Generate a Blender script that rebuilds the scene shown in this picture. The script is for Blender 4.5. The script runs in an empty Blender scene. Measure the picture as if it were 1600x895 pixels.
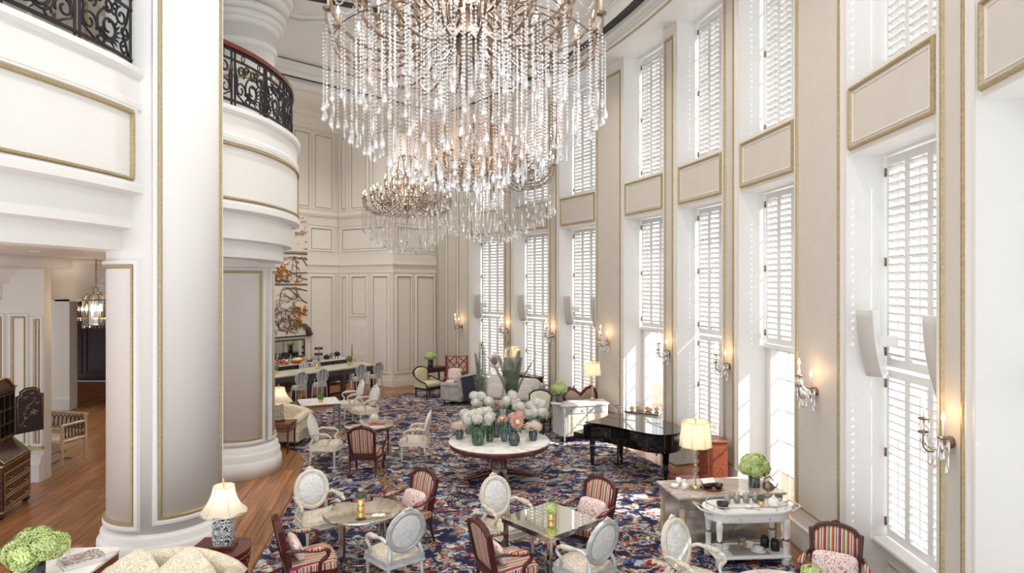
import bpy, bmesh, math, random
from math import sin, cos, pi, radians as rad, atan2, hypot, sqrt
from mathutils import Matrix, Vector
random.seed(7)
SC = bpy.context.scene
COL = SC.collection
# ------------------------------------------------------------------ camera, sky, sun, exposure
cam_d = bpy.data.cameras.new('camera'); cam = bpy.data.objects.new('camera', cam_d); COL.objects.link(cam)
cam_d.sensor_width = 36; cam_d.lens = 22.5; cam_d.shift_y = -2.5/1600; cam_d.clip_start = .05; cam_d.clip_end = 300
cam.location = (0, 0, 3.8); cam.rotation_euler = (pi/2, 0, 0); SC.camera = cam
W = bpy.data.worlds.new('sky'); SC.world = W; W.use_nodes = True
W.node_tree.nodes['Background'].inputs[0].default_value = (.93, .97, 1, 1)
W.node_tree.nodes['Background'].inputs[1].default_value = 1.08
sun_d = bpy.data.lights.new('sun', 'SUN'); sun = bpy.data.objects.new('sun', sun_d); COL.objects.link(sun)
sun_d.energy = 8.5; sun_d.angle = rad(.8); sun_d.color = (1, .975, .94)
sun.rotation_euler = Vector((-.74, .20, -.58)).to_track_quat('-Z', 'Y').to_euler(); sun.location = (20, -5, 25)
SC.view_settings.view_transform = 'Standard'; SC.view_settings.look = 'None'
SC.view_settings.exposure = .62; SC.view_settings.gamma = 1; SC.view_settings.use_curve_mapping = False
SC.cycles.use_denoising = True; SC.cycles.transparent_max_bounces = 32; SC.cycles.max_bounces = 10
SC.cycles.diffuse_bounces = 6; SC.cycles.sample_clamp_indirect = 6
# ------------------------------------------------------------------ materials
def mat(name, col, rough=.5, metal=0, **k):
    m = bpy.data.materials.new(name); m.use_nodes = True
    b = m.node_tree.nodes['Principled BSDF']
    b.inputs['Base Color'].default_value = (*col, 1); b.inputs['Roughness'].default_value = rough; b.inputs['Metallic'].default_value = metal
    for a, v in k.items(): b.inputs[a.replace('_', ' ')].default_value = v
    return m
def nd(m, t, **k):
    n = m.node_tree.nodes.new('ShaderNode'+t)
    for a, v in k.items(): setattr(n, a, v)
    return n
def lk(m, a, b): m.node_tree.links.new(a, b)
def bs(m): return m.node_tree.nodes['Principled BSDF']
def ramp(m, stops, interp='LINEAR'):
    r = nd(m, 'ValToRGB'); cr = r.color_ramp; cr.interpolation = interp
    while len(cr.elements) > 1: cr.elements.remove(cr.elements[-1])
    cr.elements[0].position = stops[0][0]; cr.elements[0].color = (*stops[0][1], 1)
    for p, c in stops[1:]:
        e = cr.elements.new(p); e.color = (*c, 1)
    return r
def coords(m, scale=(1, 1, 1), kind='Object', rot=(0, 0, 0)):
    tc = nd(m, 'TexCoord'); mp = nd(m, 'Mapping'); mp.inputs['Scale'].default_value = scale; mp.inputs['Rotation'].default_value = rot
    lk(m, tc.outputs[kind], mp.inputs[0]); return mp.outputs[0]
def noisy(name, c1, c2, scale=8, rough=.5, metal=0, stretch=(1, 1, 1), lo=.35, hi=.65, bump=0, detail=4, dist=0, **k):
    m = mat(name, c1, rough, metal, **k)
    n = nd(m, 'TexNoise'); n.inputs['Scale'].default_value = scale; n.inputs['Detail'].default_value = detail; n.inputs['Distortion'].default_value = dist
    lk(m, coords(m, stretch), n.inputs['Vector'])
    r = ramp(m, [(lo, c1), (hi, c2)]); lk(m, n.outputs[0], r.inputs[0]); lk(m, r.outputs[0], bs(m).inputs['Base Color'])
    if bump:
        b = nd(m, 'Bump'); b.inputs['Strength'].default_value = bump; b.inputs['Distance'].default_value = .01
        lk(m, n.outputs[0], b.inputs['Height']); lk(m, b.outputs[0], bs(m).inputs['Normal'])
    return m
def emis(name, col, s):
    m = mat(name, col); bs(m).inputs['Emission Color'].default_value = (*col, 1); bs(m).inputs['Emission Strength'].default_value = s; return m
def thin(name, tint, f, rough=0.02, spec=(1, 1, 1)):
    m = bpy.data.materials.new(name); m.use_nodes = True; t = m.node_tree; t.nodes.remove(bs(m))
    a = nd(m, 'BsdfTransparent'); a.inputs[0].default_value = (*tint, 1)
    g = nd(m, 'BsdfGlossy'); g.inputs[0].default_value = (*spec, 1); g.inputs['Roughness'].default_value = rough
    x = nd(m, 'MixShader'); x.inputs[0].default_value = f
    lk(m, a.outputs[0], x.inputs[1]); lk(m, g.outputs[0], x.inputs[2]); lk(m, x.outputs[0], t.nodes['Material Output'].inputs[0]); return m
def shade_mat(name, col):
    m = bpy.data.materials.new(name); m.use_nodes = True; t = m.node_tree; t.nodes.remove(bs(m))
    a = nd(m, 'BsdfDiffuse'); a.inputs[0].default_value = (*col, 1); b = nd(m, 'BsdfTranslucent'); b.inputs[0].default_value = (*col, 1)
    x = nd(m, 'MixShader'); x.inputs[0].default_value = .5
    lk(m, a.outputs[0], x.inputs[1]); lk(m, b.outputs[0], x.inputs[2]); lk(m, x.outputs[0], t.nodes['Material Output'].inputs[0]); return m

WHITE = mat('white_paint', (.77, .765, .755), .5)
CREAM = noisy('cream_panel_paint', (.565, .52, .465), (.585, .54, .485), 3, .55)
IVORY = mat('ivory_trim_paint', (.69, .66, .61), .45)
ALCOVE = mat('alcove_panel_paint', (.76, .71, .64), .55)
ALCOVE2 = mat('alcove_trim_paint', (.81, .77, .71), .5)
DRAB = mat('drab_shaded_bead', (.40, .35, .26), .55)  # olive bead tone, darkened for the shadow lines inside the panels
GOLD = noisy('aged_gold_leaf', (.50, .40, .23), (.40, .31, .18), 30, .45, .6)
BRASS = mat('brass', (.75, .56, .25), .25, 1)
PBRASS = noisy('patinated_brass', (.34, .25, .17), (.18, .125, .09), 25, .3, .9)
CHROME = mat('chrome', (.55, .55, .56), .12, 1)
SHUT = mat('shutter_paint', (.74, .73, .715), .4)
SLAT = mat('shaded_slat_paint', (.55, .54, .53), .5)  # same paint as the shutter frames, darkened to put shade on the slats
IRON = mat('black_wrought_iron', (.014, .010, .013), .45, .3)
DARK = mat('dark_slot', (.02, .02, .022), .6)
MIRROR = mat('champagne_mirror', (.93, .88, .76), .025, 1)
SILVERM = noisy('antique_mirror', (.62, .58, .53), (.44, .40, .37), 5, .2, .75, (1, 1, 2.5))
CRYSTAL = thin('cut_crystal', (.95, .95, .955), .42, .08, (.93, .93, .94))
CLEAR = thin('clear_glass', (.95, .97, .97), .12, .02)
PANE = thin('window_glass', (.97, .98, .98), .05, .02)
TEALG = noisy('teal_cut_glass', (.015, .05, .055), (.13, .27, .29), 45, .08, 0, (1, 1, .12), .4, .6, Specular_IOR_Level=.9)  # pale upright streaks are cut-glass highlights painted into the colour
GREENG = noisy('green_glint_glass', (.008, .03, .022), (.10, .20, .10), 45, .08, 0, (1, 1, .15), .42, .58, Specular_IOR_Level=.9)  # light streaks are highlights painted into the green
SMOKEG = noisy('smoky_cut_glass', (.012, .018, .022), (.16, .19, .20), 48, .08, 0, (1, 1, .12), .45, .6, Specular_IOR_Level=.9)  # highlight streaks painted over a smoky base
PALEG = noisy('pale_teal_glass', (.08, .19, .21), (.30, .44, .45), 40, .1, 0, (1, 1, .15), .4, .6)  # painted highlight streaks again, on a paler base
BLKG = mat('black_vase_glass', (.02, .022, .025), .08, Specular_IOR_Level=.8)
CANDLE = mat('candle_sleeve', (.75, .60, .38), .5)
WCANDLE = mat('white_candle', (.85, .84, .82), .4)
FLAME = emis('candle_bulb', (1, .82, .58), 5)
MAHOG = noisy('mahogany', (.085, .014, .012), (.15, .03, .02), 9, .16, 0, (1, 6, 6), Coat_Weight=.4)
MAHOG2 = noisy('dark_mahogany_chair', (.055, .010, .010), (.09, .018, .015), 9, .25, 0, (4, 4, 1))
REDWOOD = noisy('red_brown_veneer', (.17, .042, .02), (.25, .068, .032), 6, .22, 0, (6, 1, 6))
EBONY = mat('dark_brown_frame', (.03, .018, .016), .3)
PIANO = mat('black_piano_lacquer', (.006, .0055, .006), .04, 0, Coat_Weight=.6)
MARBLE = noisy('white_marble', (.84, .82, .78), (.62, .58, .52), 2.2, .12, 0, (1, 1, 1), .52, .68, 0, 8, 1.8)
GMARBLE = noisy('taupe_marble', (.36, .30, .26), (.54, .48, .43), 2.5, .1, 0, (1, 3, 1), .4, .65, 0, 8, 1.5)
GREENSTONE = noisy('pale_green_stone', (.50, .50, .40), (.62, .60, .50), 3, .1)
CREAMW = noisy('cream_painted_wood', (.76, .72, .64), (.66, .60, .50), 12, .4)
SILVERW = noisy('silver_painted_wood', (.63, .64, .63), (.50, .51, .50), 9, .35, .25)
GILTW = noisy('gilt_cream_wood', (.72, .62, .42), (.60, .48, .28), 10, .4, .2)
PORC = mat('white_porcelain', (.85, .84, .82), .15)
BLACK = mat('black_ceramic', (.018, .016, .02), .25)
RED = mat('red_lacquer', (.30, .012, .025), .25)
GREYF = noisy('grey_velvet', (.34, .32, .30), (.46, .44, .41), 5, .8, bump=.2)
LGREYF = noisy('pale_grey_linen', (.50, .47, .43), (.58, .55, .51), 30, .85)
NAVYF = mat('navy_velvet', (.045, .042, .075), .8)
LEAF = noisy('leaf_green', (.04, .10, .02), (.09, .20, .04), 20, .5)
PALMG = noisy('grey_green_frond', (.045, .065, .045), (.13, .16, .11), 8, .55)
LIME = noisy('lime_hydrangea_petals', (.40, .54, .14), (.70, .78, .40), 45, .7)
WPET = noisy('white_hydrangea_petals', (.70, .68, .58), (.90, .88, .84), 50, .7)
PINKP = noisy('blush_rose_petals', (.82, .62, .52), (.86, .74, .66), 30, .7)
PROTEA = noisy('pink_protea_bracts', (.62, .25, .22), (.80, .55, .48), 20, .6)
YCENTRE = mat('yellow_protea_bract', (.80, .68, .32), .6)
ORANGEF = noisy('orange_fruit', (.60, .25, .02), (.42, .14, .02), 6, .35)
BARK = noisy('branch_brown', (.075, .05, .042), (.14, .10, .09), 12, .7)
CANVAS = mat('blush_canvas', (.80, .71, .62), .7)
PLUMW = mat('plum_wall', (.045, .009, .012), .5)
SPEAK = mat('speaker_grille', (.52, .49, .45), .6)
SPEAKW = mat('speaker_shell', (.80, .80, .79), .4)
PAPER = mat('book_pages', (.78, .76, .72), .7)
SHADE = shade_mat('cream_silk_shade', (.80, .73, .62))
SHADEW = shade_mat('white_silk_shade', (.88, .83, .74))
def damask(name, c1, c2, scale, bump=.4, rough=.55, lo=.018, hi=.036):
    m = mat(name, c1, rough); v = coords(m)
    n = nd(m, 'TexNoise'); n.inputs['Scale'].default_value = scale; n.inputs['Detail'].default_value = 2.5; n.inputs['Distortion'].default_value = 2.2
    lk(m, v, n.inputs['Vector'])
    mt = nd(m, 'Math', operation='PINGPONG'); mt.inputs[1].default_value = .06; lk(m, n.outputs[0], mt.inputs[0])
    r = ramp(m, [(lo, c1), (hi, c2)]); lk(m, mt.outputs[0], r.inputs[0]); lk(m, r.outputs[0], bs(m).inputs['Base Color'])
    b = nd(m, 'Bump'); b.inputs['Strength'].default_value = bump; b.inputs['Distance'].default_value = .006
    lk(m, r.outputs[0], b.inputs['Height']); lk(m, b.outputs[0], bs(m).inputs['Normal']); return m
SILVERD = damask('silver_floral_damask', (.58, .585, .58), (.86, .86, .85), 9)
GOLDD = damask('champagne_damask', (.52, .45, .34), (.70, .64, .53), 5)
SOFAD = damask('cream_scroll_damask', (.58, .49, .34), (.76, .70, .57), 6)
TOILE = damask('pink_toile', (.82, .74, .68), (.50, .12, .15), 6, 0, .6, .038, .050)
YELF = damask('yellow_floral_linen', (.62, .52, .16), (.55, .55, .50), 4, 0)
PALEYF = damask('pale_floral_linen', (.74, .70, .48), (.50, .50, .48), 5, 0)
PATF = damask('patchwork_grey', (.60, .52, .47), (.35, .22, .25), 9, 0)
JAR = damask('blue_white_scroll', (.72, .74, .74), (.02, .035, .08), 9, 0, .12, .026, .032)
JAR2 = damask('celadon_floral', (.74, .74, .64), (.30, .25, .18), 7, 0, .15)
LACQ = damask('black_lacquer_gilt', (.012, .008, .010), (.26, .08, .03), 7, 0, .18, .044, .052)
TOPBOOK = damask('marbled_book_cover', (.62, .58, .54), (.22, .14, .12), 4, 0)
CARVED = damask('carved_silver_gilt', (.30, .27, .24), (.78, .76, .72), 14, .8, .35)
GILTPAINT = damask('painted_sideboard_door', (.76, .74, .69), (.62, .52, .28), 3, 0, .3)
BARFRONT = damask('dark_carved_bar', (.025, .018, .022), (.12, .09, .10), 9, .6, .3)
def stripes(name, cols, period, axis='X', rough=.6, off=0):
    m = mat(name, cols[0][1], rough); s = nd(m, 'SeparateXYZ'); lk(m, coords(m), s.inputs[0])
    # side faces of a cushion carry their stripes upright too
    n = nd(m, 'SeparateXYZ'); lk(m, nd(m, 'TexCoord').outputs['Normal'], n.inputs[0]); ab = nd(m, 'Math', operation='ABSOLUTE'); lk(m, n.outputs[0], ab.inputs[0])
    gt = nd(m, 'Math', operation='GREATER_THAN'); gt.inputs[1].default_value = .75; lk(m, ab.outputs[0], gt.inputs[0])
    mxx = nd(m, 'Mix'); lk(m, gt.outputs[0], mxx.inputs[0]); lk(m, s.outputs['X'], mxx.inputs[2]); lk(m, s.outputs['Y'], mxx.inputs[3])
    a = nd(m, 'Math', operation='MULTIPLY_ADD'); a.inputs[1].default_value = 1/period; a.inputs[2].default_value = 50+off; lk(m, mxx.outputs[0], a.inputs[0])
    f = nd(m, 'Math', operation='FRACT'); lk(m, a.outputs[0], f.inputs[0])
    r = ramp(m, cols, 'CONSTANT'); lk(m, f.outputs[0], r.inputs[0]); lk(m, r.outputs[0], bs(m).inputs['Base Color']); return m
wc, nv, og, mg, ol = (.68, .61, .50), (.018, .014, .035), (.55, .10, .02), (.36, .015, .07), (.30, .29, .09)
STRIPE = stripes('multicolour_stripe', [(0, wc), (.09, nv), (.14, og), (.27, wc), (.33, (.55, .45, .36)), (.40, nv), (.44, ol), (.57, wc), (.64, nv), (.68, mg), (.83, wc), (.88, (.5, .32, .2)), (.95, nv)], .155)
BSTRIPE = stripes('blue_white_stripe', [(0, (.72, .72, .72)), (.3, (.03, .04, .09)), (.5, (.25, .28, .36)), (.65, (.72, .72, .72)), (.8, (.05, .06, .12))], .11)
GSTRIPE = stripes('grey_white_stripe', [(0, (.70, .69, .68)), (.45, (.12, .11, .12)), (.7, (.45, .44, .44))], .09)
def wood_floor():
    m = mat('oak_plank', (.3, .13, .05), .28)
    oi = nd(m, 'ObjectInfo'); v = coords(m, (9, .55, 1), 'Object')
    ad = nd(m, 'VectorMath', operation='ADD'); lk(m, v, ad.inputs[0]); cx = nd(m, 'CombineXYZ'); mu = nd(m, 'Math', operation='MULTIPLY'); mu.inputs[1].default_value = 70
    lk(m, oi.outputs['Random'], mu.inputs[0]); lk(m, mu.outputs[0], cx.inputs[1]); lk(m, cx.outputs[0], ad.inputs[1])
    n = nd(m, 'TexNoise'); n.inputs['Scale'].default_value = 1.6; n.inputs['Detail'].default_value = 6; lk(m, ad.outputs[0], n.inputs['Vector'])
    r = ramp(m, [(.3, (.18, .068, .024)), (.5, (.34, .145, .055)), (.72, (.47, .225, .095))]); lk(m, n.outputs[0], r.inputs[0])
    mx = nd(m, 'MixRGB', blend_type='MULTIPLY'); mx.inputs[0].default_value = 1; lk(m, r.outputs[0], mx.inputs[1])
    r2 = ramp(m, [(0, (.72, .70, .68)), (1, (1.12, 1.1, 1.08))]); lk(m, oi.outputs['Random'], r2.inputs[0]); lk(m, r2.outputs[0], mx.inputs[2]); lk(m, mx.outputs[0], bs(m).inputs['Base Color']); return m
PLANK = wood_floor()
def rug_mat():
    m = mat('patterned_wool', (.05, .05, .12), .95)
    bs(m).inputs['Specular IOR Level'].default_value = .25
    v0 = coords(m)
    wn = nd(m, 'TexNoise'); wn.inputs['Scale'].default_value = 2.6; wn.inputs['Detail'].default_value = 3; lk(m, v0, wn.inputs['Vector'])
    ml = nd(m, 'VectorMath', operation='SCALE'); ml.inputs['Scale'].default_value = .55; lk(m, wn.outputs[1], ml.inputs[0])
    ad = nd(m, 'VectorMath', operation='ADD'); lk(m, v0, ad.inputs[0]); lk(m, ml.outputs[0], ad.inputs[1])
    mp = nd(m, 'Mapping'); mp.inputs['Scale'].default_value = (.8, 1.05, 1); lk(m, ad.outputs[0], mp.inputs[0]); v = mp.outputs[0]
    vo = nd(m, 'TexVoronoi'); vo.inputs['Scale'].default_value = 9; lk(m, v, vo.inputs['Vector'])
    sp = nd(m, 'SeparateColor'); lk(m, vo.outputs['Color'], sp.inputs[0])
    navy, blue, pale, cream, rust, ochre, char = (.012, .015, .048), (.04, .085, .24), (.35, .44, .52), (.66, .59, .50), (.32, .04, .03), (.34, .20, .07), (.03, .02, .024)
    r = ramp(m, [(0, navy), (.17, blue), (.35, pale), (.51, char), (.56, cream), (.69, rust), (.77, navy), (.86, ochre), (.92, (.45, .2, .14))], 'CONSTANT'); lk(m, sp.outputs[0], r.inputs[0])
    # fine motif inside each patch
    v2 = nd(m, 'TexVoronoi'); v2.inputs['Scale'].default_value = 24; lk(m, v, v2.inputs['Vector'])
    s2 = nd(m, 'SeparateColor'); lk(m, v2.outputs['Color'], s2.inputs[0])
    r2 = ramp(m, [(0, navy), (.2, pale), (.33, rust), (.45, cream), (.58, char), (.75, blue), (.88, ochre)], 'CONSTANT'); lk(m, s2.outputs[1], r2.inputs[0])
    big = nd(m, 'TexNoise'); big.inputs['Scale'].default_value = 2.2; big.inputs['Detail'].default_value = 4; lk(m, v, big.inputs['Vector'])
    rb = ramp(m, [(.44, (0, 0, 0)), (.52, (1, 1, 1))]); lk(m, big.outputs[0], rb.inputs[0])
    mx = nd(m, 'MixRGB'); lk(m, rb.outputs[0], mx.inputs[0]); lk(m, r.outputs[0], mx.inputs[1]); lk(m, r2.outputs[0], mx.inputs[2])
    # vine lines
    vn = nd(m, 'TexNoise'); vn.inputs['Scale'].default_value = 1.7; vn.inputs['Detail'].default_value = 1.5; vn.inputs['Distortion'].default_value = 1.5; lk(m, v0, vn.inputs['Vector'])
    pp = nd(m, 'Math', operation='PINGPONG'); pp.inputs[1].default_value = .045; lk(m, vn.outputs[0], pp.inputs[0])
    rv = ramp(m, [(.004, (1, 1, 1)), (.007, (0, 0, 0))]); lk(m, pp.outputs[0], rv.inputs[0])
    m2 = nd(m, 'MixRGB'); lk(m, rv.outputs[0], m2.inputs[0]); lk(m, mx.outputs[0], m2.inputs[1]); m2.inputs[2].default_value = (.46, .36, .24, 1)
    # dark ground showing between motifs
    g = nd(m, 'TexNoise'); g.inputs['Scale'].default_value = 4.5; g.inputs['Detail'].default_value = 6; lk(m, v, g.inputs['Vector'])
    rg = ramp(m, [(.53, (0, 0, 0)), (.58, (1, 1, 1))]); lk(m, g.outputs[0], rg.inputs[0])
    m3 = nd(m, 'MixRGB'); lk(m, rg.outputs[0], m3.inputs[0]); lk(m, m2.outputs[0], m3.inputs[1]); m3.inputs[2].default_value = (.016, .02, .06, 1)
    # bands at constant distance from the crescent's centre
    sx = nd(m, 'VectorMath', operation='SUBTRACT'); sx.inputs[1].default_value = (-15.9, 8.1, 0); lk(m, v0, sx.inputs[0])
    ln = nd(m, 'VectorMath', operation='LENGTH'); fl = nd(m, 'VectorMath', operation='MULTIPLY'); fl.inputs[1].default_value = (1, 1, 0); lk(m, sx.outputs[0], fl.inputs[0]); lk(m, fl.outputs[0], ln.inputs[0])
    rr = nd(m, 'MapRange'); rr.inputs['From Min'].default_value = 11; rr.inputs['From Max'].default_value = 21; lk(m, ln.outputs['Value'], rr.inputs[0])
    rk = ramp(m, [(0, (0, 0, 0)), (.30, (1, 1, 1)), (.322, (0, 0, 0))], 'CONSTANT'); lk(m, rr.outputs[0], rk.inputs[0])
    ro = ramp(m, [(0, ochre), (.3, (.05, .03, .06)), (.6, (.34, .26, .15)), (.8, (.12, .06, .05))], 'CONSTANT'); lk(m, s2.outputs[2], ro.inputs[0])
    m4 = nd(m, 'MixRGB'); lk(m, rk.outputs[0], m4.inputs[0]); lk(m, m3.outputs[0], m4.inputs[1]); lk(m, ro.outputs[0], m4.inputs[2])
    lk(m, m4.outputs[0], bs(m).inputs['Base Color']); return m
RUG = rug_mat()
# ------------------------------------------------------------------ mesh building
class MB:
    def __init__(s): s.v = []; s.f = []; s.s = []; s.M = None
    def add(s, vs, fs, smooth=False):
        o = len(s.v)
        s.v += [tuple(s.M @ Vector(p)) for p in vs] if s.M else [tuple(p) for p in vs]
        s.f += [tuple(i+o for i in f) for f in fs]; s.s += [smooth]*len(fs); return s
    def box(s, cx, cy, cz, sx, sy, sz, rz=0, c=0):
        hx, hy, hz = sx/2, sy/2, sz/2
        if c:
            P = []
            for a in (-1, 1):
                for b in (-1, 1):
                    for d in (-1, 1): P += [(a*(hx-c), b*(hy-c), d*hz), (a*(hx-c), b*hy, d*(hz-c)), (a*hx, b*(hy-c), d*(hz-c))]
            P = [(cx+x*cos(rz)-y*sin(rz), cy+x*sin(rz)+y*cos(rz), cz+z) for x, y, z in P]
            return s.hull(P)
        P = [(x*hx, y*hy, z*hz) for z in (-1, 1) for x, y in ((-1, -1), (1, -1), (1, 1), (-1, 1))]
        P = [(cx+x*cos(rz)-y*sin(rz), cy+x*sin(rz)+y*cos(rz), cz+z) for x, y, z in P]
        return s.add(P, [(3, 2, 1, 0), (4, 5, 6, 7), (0, 1, 5, 4), (1, 2, 6, 5), (2, 3, 7, 6), (3, 0, 4, 7)])
    def hull(s, P):
        b = bmesh.new()
        for p in P: b.verts.new(p)
        r = bmesh.ops.convex_hull(b, input=b.verts[:]); b.verts.ensure_lookup_table()
        bmesh.ops.dissolve_limit(b, angle_limit=.01, verts=b.verts[:], edges=b.edges[:]); b.verts.index_update()
        s.add([v.co[:] for v in b.verts], [[v.index for v in f.verts] for f in b.faces]); b.free(); return s
    def lathe(s, prof, n=16, c=(0, 0, 0), smooth=True, a0=0, a1=2*pi, sq=1):
        full = abs(a1-a0-2*pi) < 1e-6; k = n if full else n+1
        V = []
        for r, z in prof:
            for i in range(k):
                a = a0+(a1-a0)*i/n; V.append((c[0]+r*cos(a), c[1]+r*sin(a)*sq, c[2]+z))
        F = []
        for j in range(len(prof)-1):
            for i in range(n):
                i2 = (i+1) % k; F.append((j*k+i, j*k+i2, (j+1)*k+i2, (j+1)*k+i))
        if full:
            if prof[0][0] > 1e-4: F.append(tuple(range(k-1, -1, -1)))
            if prof[-1][0] > 1e-4: F.append(tuple((len(prof)-1)*k+i for i in range(k)))
        return s.add(V, F, smooth)
    def tube(s, path, r, n=6, closed=False, smooth=True, flat=1):
        P = [Vector(p) for p in path]; m = len(P); V = []
        up = None
        for i in range(m):
            t = (P[(i+1) % m]-P[i-1]) if closed else (P[min(i+1, m-1)]-P[max(i-1, 0)])
            if t.length < 1e-9: t = Vector((0, 0, 1))
            t.normalize()
            if up is None:
                up = Vector((0, 0, 1)) if abs(t.z) < .9 else Vector((1, 0, 0))
            x = up-t*up.dot(t)
            if x.length < 1e-5: x = t.orthogonal()
            x.normalize(); up = x; y = t.cross(x); rr = r[i] if hasattr(r, '__len__') else r
            for j in range(n):
                a = 2*pi*j/n; V.append(P[i]+x*(cos(a)*rr)+y*(sin(a)*rr*flat))
        F = []
        for i in range(m if closed else m-1):
            for j in range(n):
                a, b = i*n, ((i+1) % m)*n; F.append((a+j, a+(j+1) % n, b+(j+1) % n, b+j))
        if not closed: F += [tuple(range(n-1, -1, -1)), tuple((m-1)*n+j for j in range(n))]
        return s.add(V, F, smooth)
    def prism(s, poly, z0, z1, smooth=False):
        n = len(poly); V = [(x, y, z0) for x, y in poly]+[(x, y, z1) for x, y in poly]
        return s.add(V, [tuple(range(n-1, -1, -1)), tuple(range(n, 2*n))]+[(i, (i+1) % n, n+(i+1) % n, n+i) for i in range(n)], smooth)
    def ell(s, c, r, n=12, m=8, e=1, e2=1):
        V = []
        sg = lambda w, p: math.copysign(abs(w)**p, w)
        for j in range(1, m):
            ph = -pi/2+pi*j/m
            for i in range(n):
                a = 2*pi*i/n
                V.append((c[0]+r[0]*sg(cos(ph), e)*sg(cos(a), e2), c[1]+r[1]*sg(cos(ph), e)*sg(sin(a), e2), c[2]+r[2]*sg(sin(ph), e)))
        V += [(c[0], c[1], c[2]-r[2]), (c[0], c[1], c[2]+r[2])]; b = len(V)-2
        F = [(j*n+i, j*n+(i+1) % n, (j+1)*n+(i+1) % n, (j+1)*n+i) for j in range(m-2) for i in range(n)]
        F += [(b, (i+1) % n, i) for i in range(n)]+[(b+1, (m-2)*n+i, (m-2)*n+(i+1) % n) for i in range(n)]
        return s.add(V, F, True)
    def ring(s, fn, u0, v0, u1, v1, t, d, nu=1, nv=1, base=0.0):
        """moulding frame on a surface fn(u, v, n)"""
        L = []
        for ins, h in ((0, base), (.25*t, base+d), (.7*t, base+d), (t, base)):
            a, b, c, e = u0+ins, v0+ins, u1-ins, v1-ins; p = []
            p += [fn(a+(c-a)*i/nu, b, h) for i in range(nu)]+[fn(c, b+(e-b)*i/nv, h) for i in range(nv)]
            p += [fn(c-(c-a)*i/nu, e, h) for i in range(nu)]+[fn(a, e-(e-b)*i/nv, h) for i in range(nv)]
            L.append(p)
        k = len(L[0]); V = [q for p in L for q in p]
        return s.add(V, [(j*k+i, j*k+(i+1) % k, (j+1)*k+(i+1) % k, (j+1)*k+i) for j in range(3) for i in range(k)])
    def slab(s, fn, u0, v0, u1, v1, d, nu=1, base=0.0):
        V = []; k = nu+1
        for h in (base, base+d):
            for v in (v0, v1):
                for i in range(k): V.append(fn(u0+(u1-u0)*i/nu, v, h))
        F = []
        for i in range(nu):
            F += [(2*k+i, 2*k+i+1, 3*k+i+1, 3*k+i), (i+1, i, k+i, k+i+1), (i, i+1, 2*k+i+1, 2*k+i), (k+i+1, k+i, 3*k+i, 3*k+i+1)]
        F += [(0, 2*k, 3*k, k), (nu, k+nu, 3*k+nu, 2*k+nu)]
        return s.add(V, F)
    def mesh(s, name, m):
        me = bpy.data.meshes.new(name); me.from_pydata(s.v, [], s.f); me.polygons.foreach_set('use_smooth', s.s)
        b = bmesh.new(); b.from_mesh(me); bmesh.ops.recalc_face_normals(b, faces=b.faces[:]); b.to_mesh(me); b.free()
        if m: me.materials.append(m)
        return me
    def build(s, name, m, parent=None, **k):
        o = bpy.data.objects.new(name, s.mesh(name, m)); COL.objects.link(o)
        if parent: o.parent = parent
        for a, v in k.items(): o[a] = v
        return o
def inst(name, me, parent=None, loc=None, rot=None, scale=None, **k):
    o = bpy.data.objects.new(name, me); COL.objects.link(o)
    if parent: o.parent = parent
    if loc is not None: o.location = loc
    if rot is not None: o.rotation_euler = rot
    if scale is not None: o.scale = scale
    for a, v in k.items(): o[a] = v
    return o
def thing(name, label, cat, loc=(0, 0, 0), rz=0, group=None):
    o = bpy.data.objects.new(name, None); COL.objects.link(o); o.empty_display_size = .1
    o.location = loc; o.rotation_euler = (0, 0, rz); o['label'] = label; o['category'] = cat
    if group: o['group'] = group
    return o
def tag(o, label, cat, group=None):
    o['label'] = label; o['category'] = cat
    if group: o['group'] = group
    return o
def struct(name, mb=None, m=None):
    o = mb.build(name, m) if mb else bpy.data.objects.new(name, None)
    if not mb: COL.objects.link(o)
    o['kind'] = 'structure'; return o
def dup(root, label=None, loc=None, rz=None, group=None):
    r = root.copy(); COL.objects.link(r)
    if loc is not None: r.location = loc
    if rz is not None: r.rotation_euler = (0, 0, rz)
    if label: r['label'] = label
    if group: r['group'] = group
    for ch in list(root.children):
        c = ch.copy(); COL.objects.link(c); c.parent = r
        for g in ch.children:
            d = g.copy(); COL.objects.link(d); d.parent = c
    return r
def face(fx, fy): return atan2(-fx, fy)     # turns local +Y towards (fx, fy)
def light(name, loc, e, col=(1, .78, .52), r=.05, parent=None):
    d = bpy.data.lights.new(name, 'POINT'); d.energy = e; d.color = col; d.shadow_soft_size = r
    o = bpy.data.objects.new(name, d); COL.objects.link(o); o.location = loc
    if parent: o.parent = parent
    return o
def arcpts(cx, cy, r, a0, a1, n): return [(cx+r*cos(a0+(a1-a0)*i/n), cy+r*sin(a0+(a1-a0)*i/n)) for i in range(n+1)]
def spline(P, k=8):
    out = []; n = len(P); Q = [Vector(p) for p in P]
    for i in range(n-1):
        a, b, c, d = Q[max(i-1, 0)], Q[i], Q[i+1], Q[min(i+2, n-1)]
        for j in range(k):
            t = j/k; out.append(.5*((2*b)+(c-a)*t+(2*a-5*b+4*c-d)*t*t+(3*b-a-3*c+d)*t**3))
    out.append(Q[-1]); return [tuple(p) for p in out]
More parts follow.
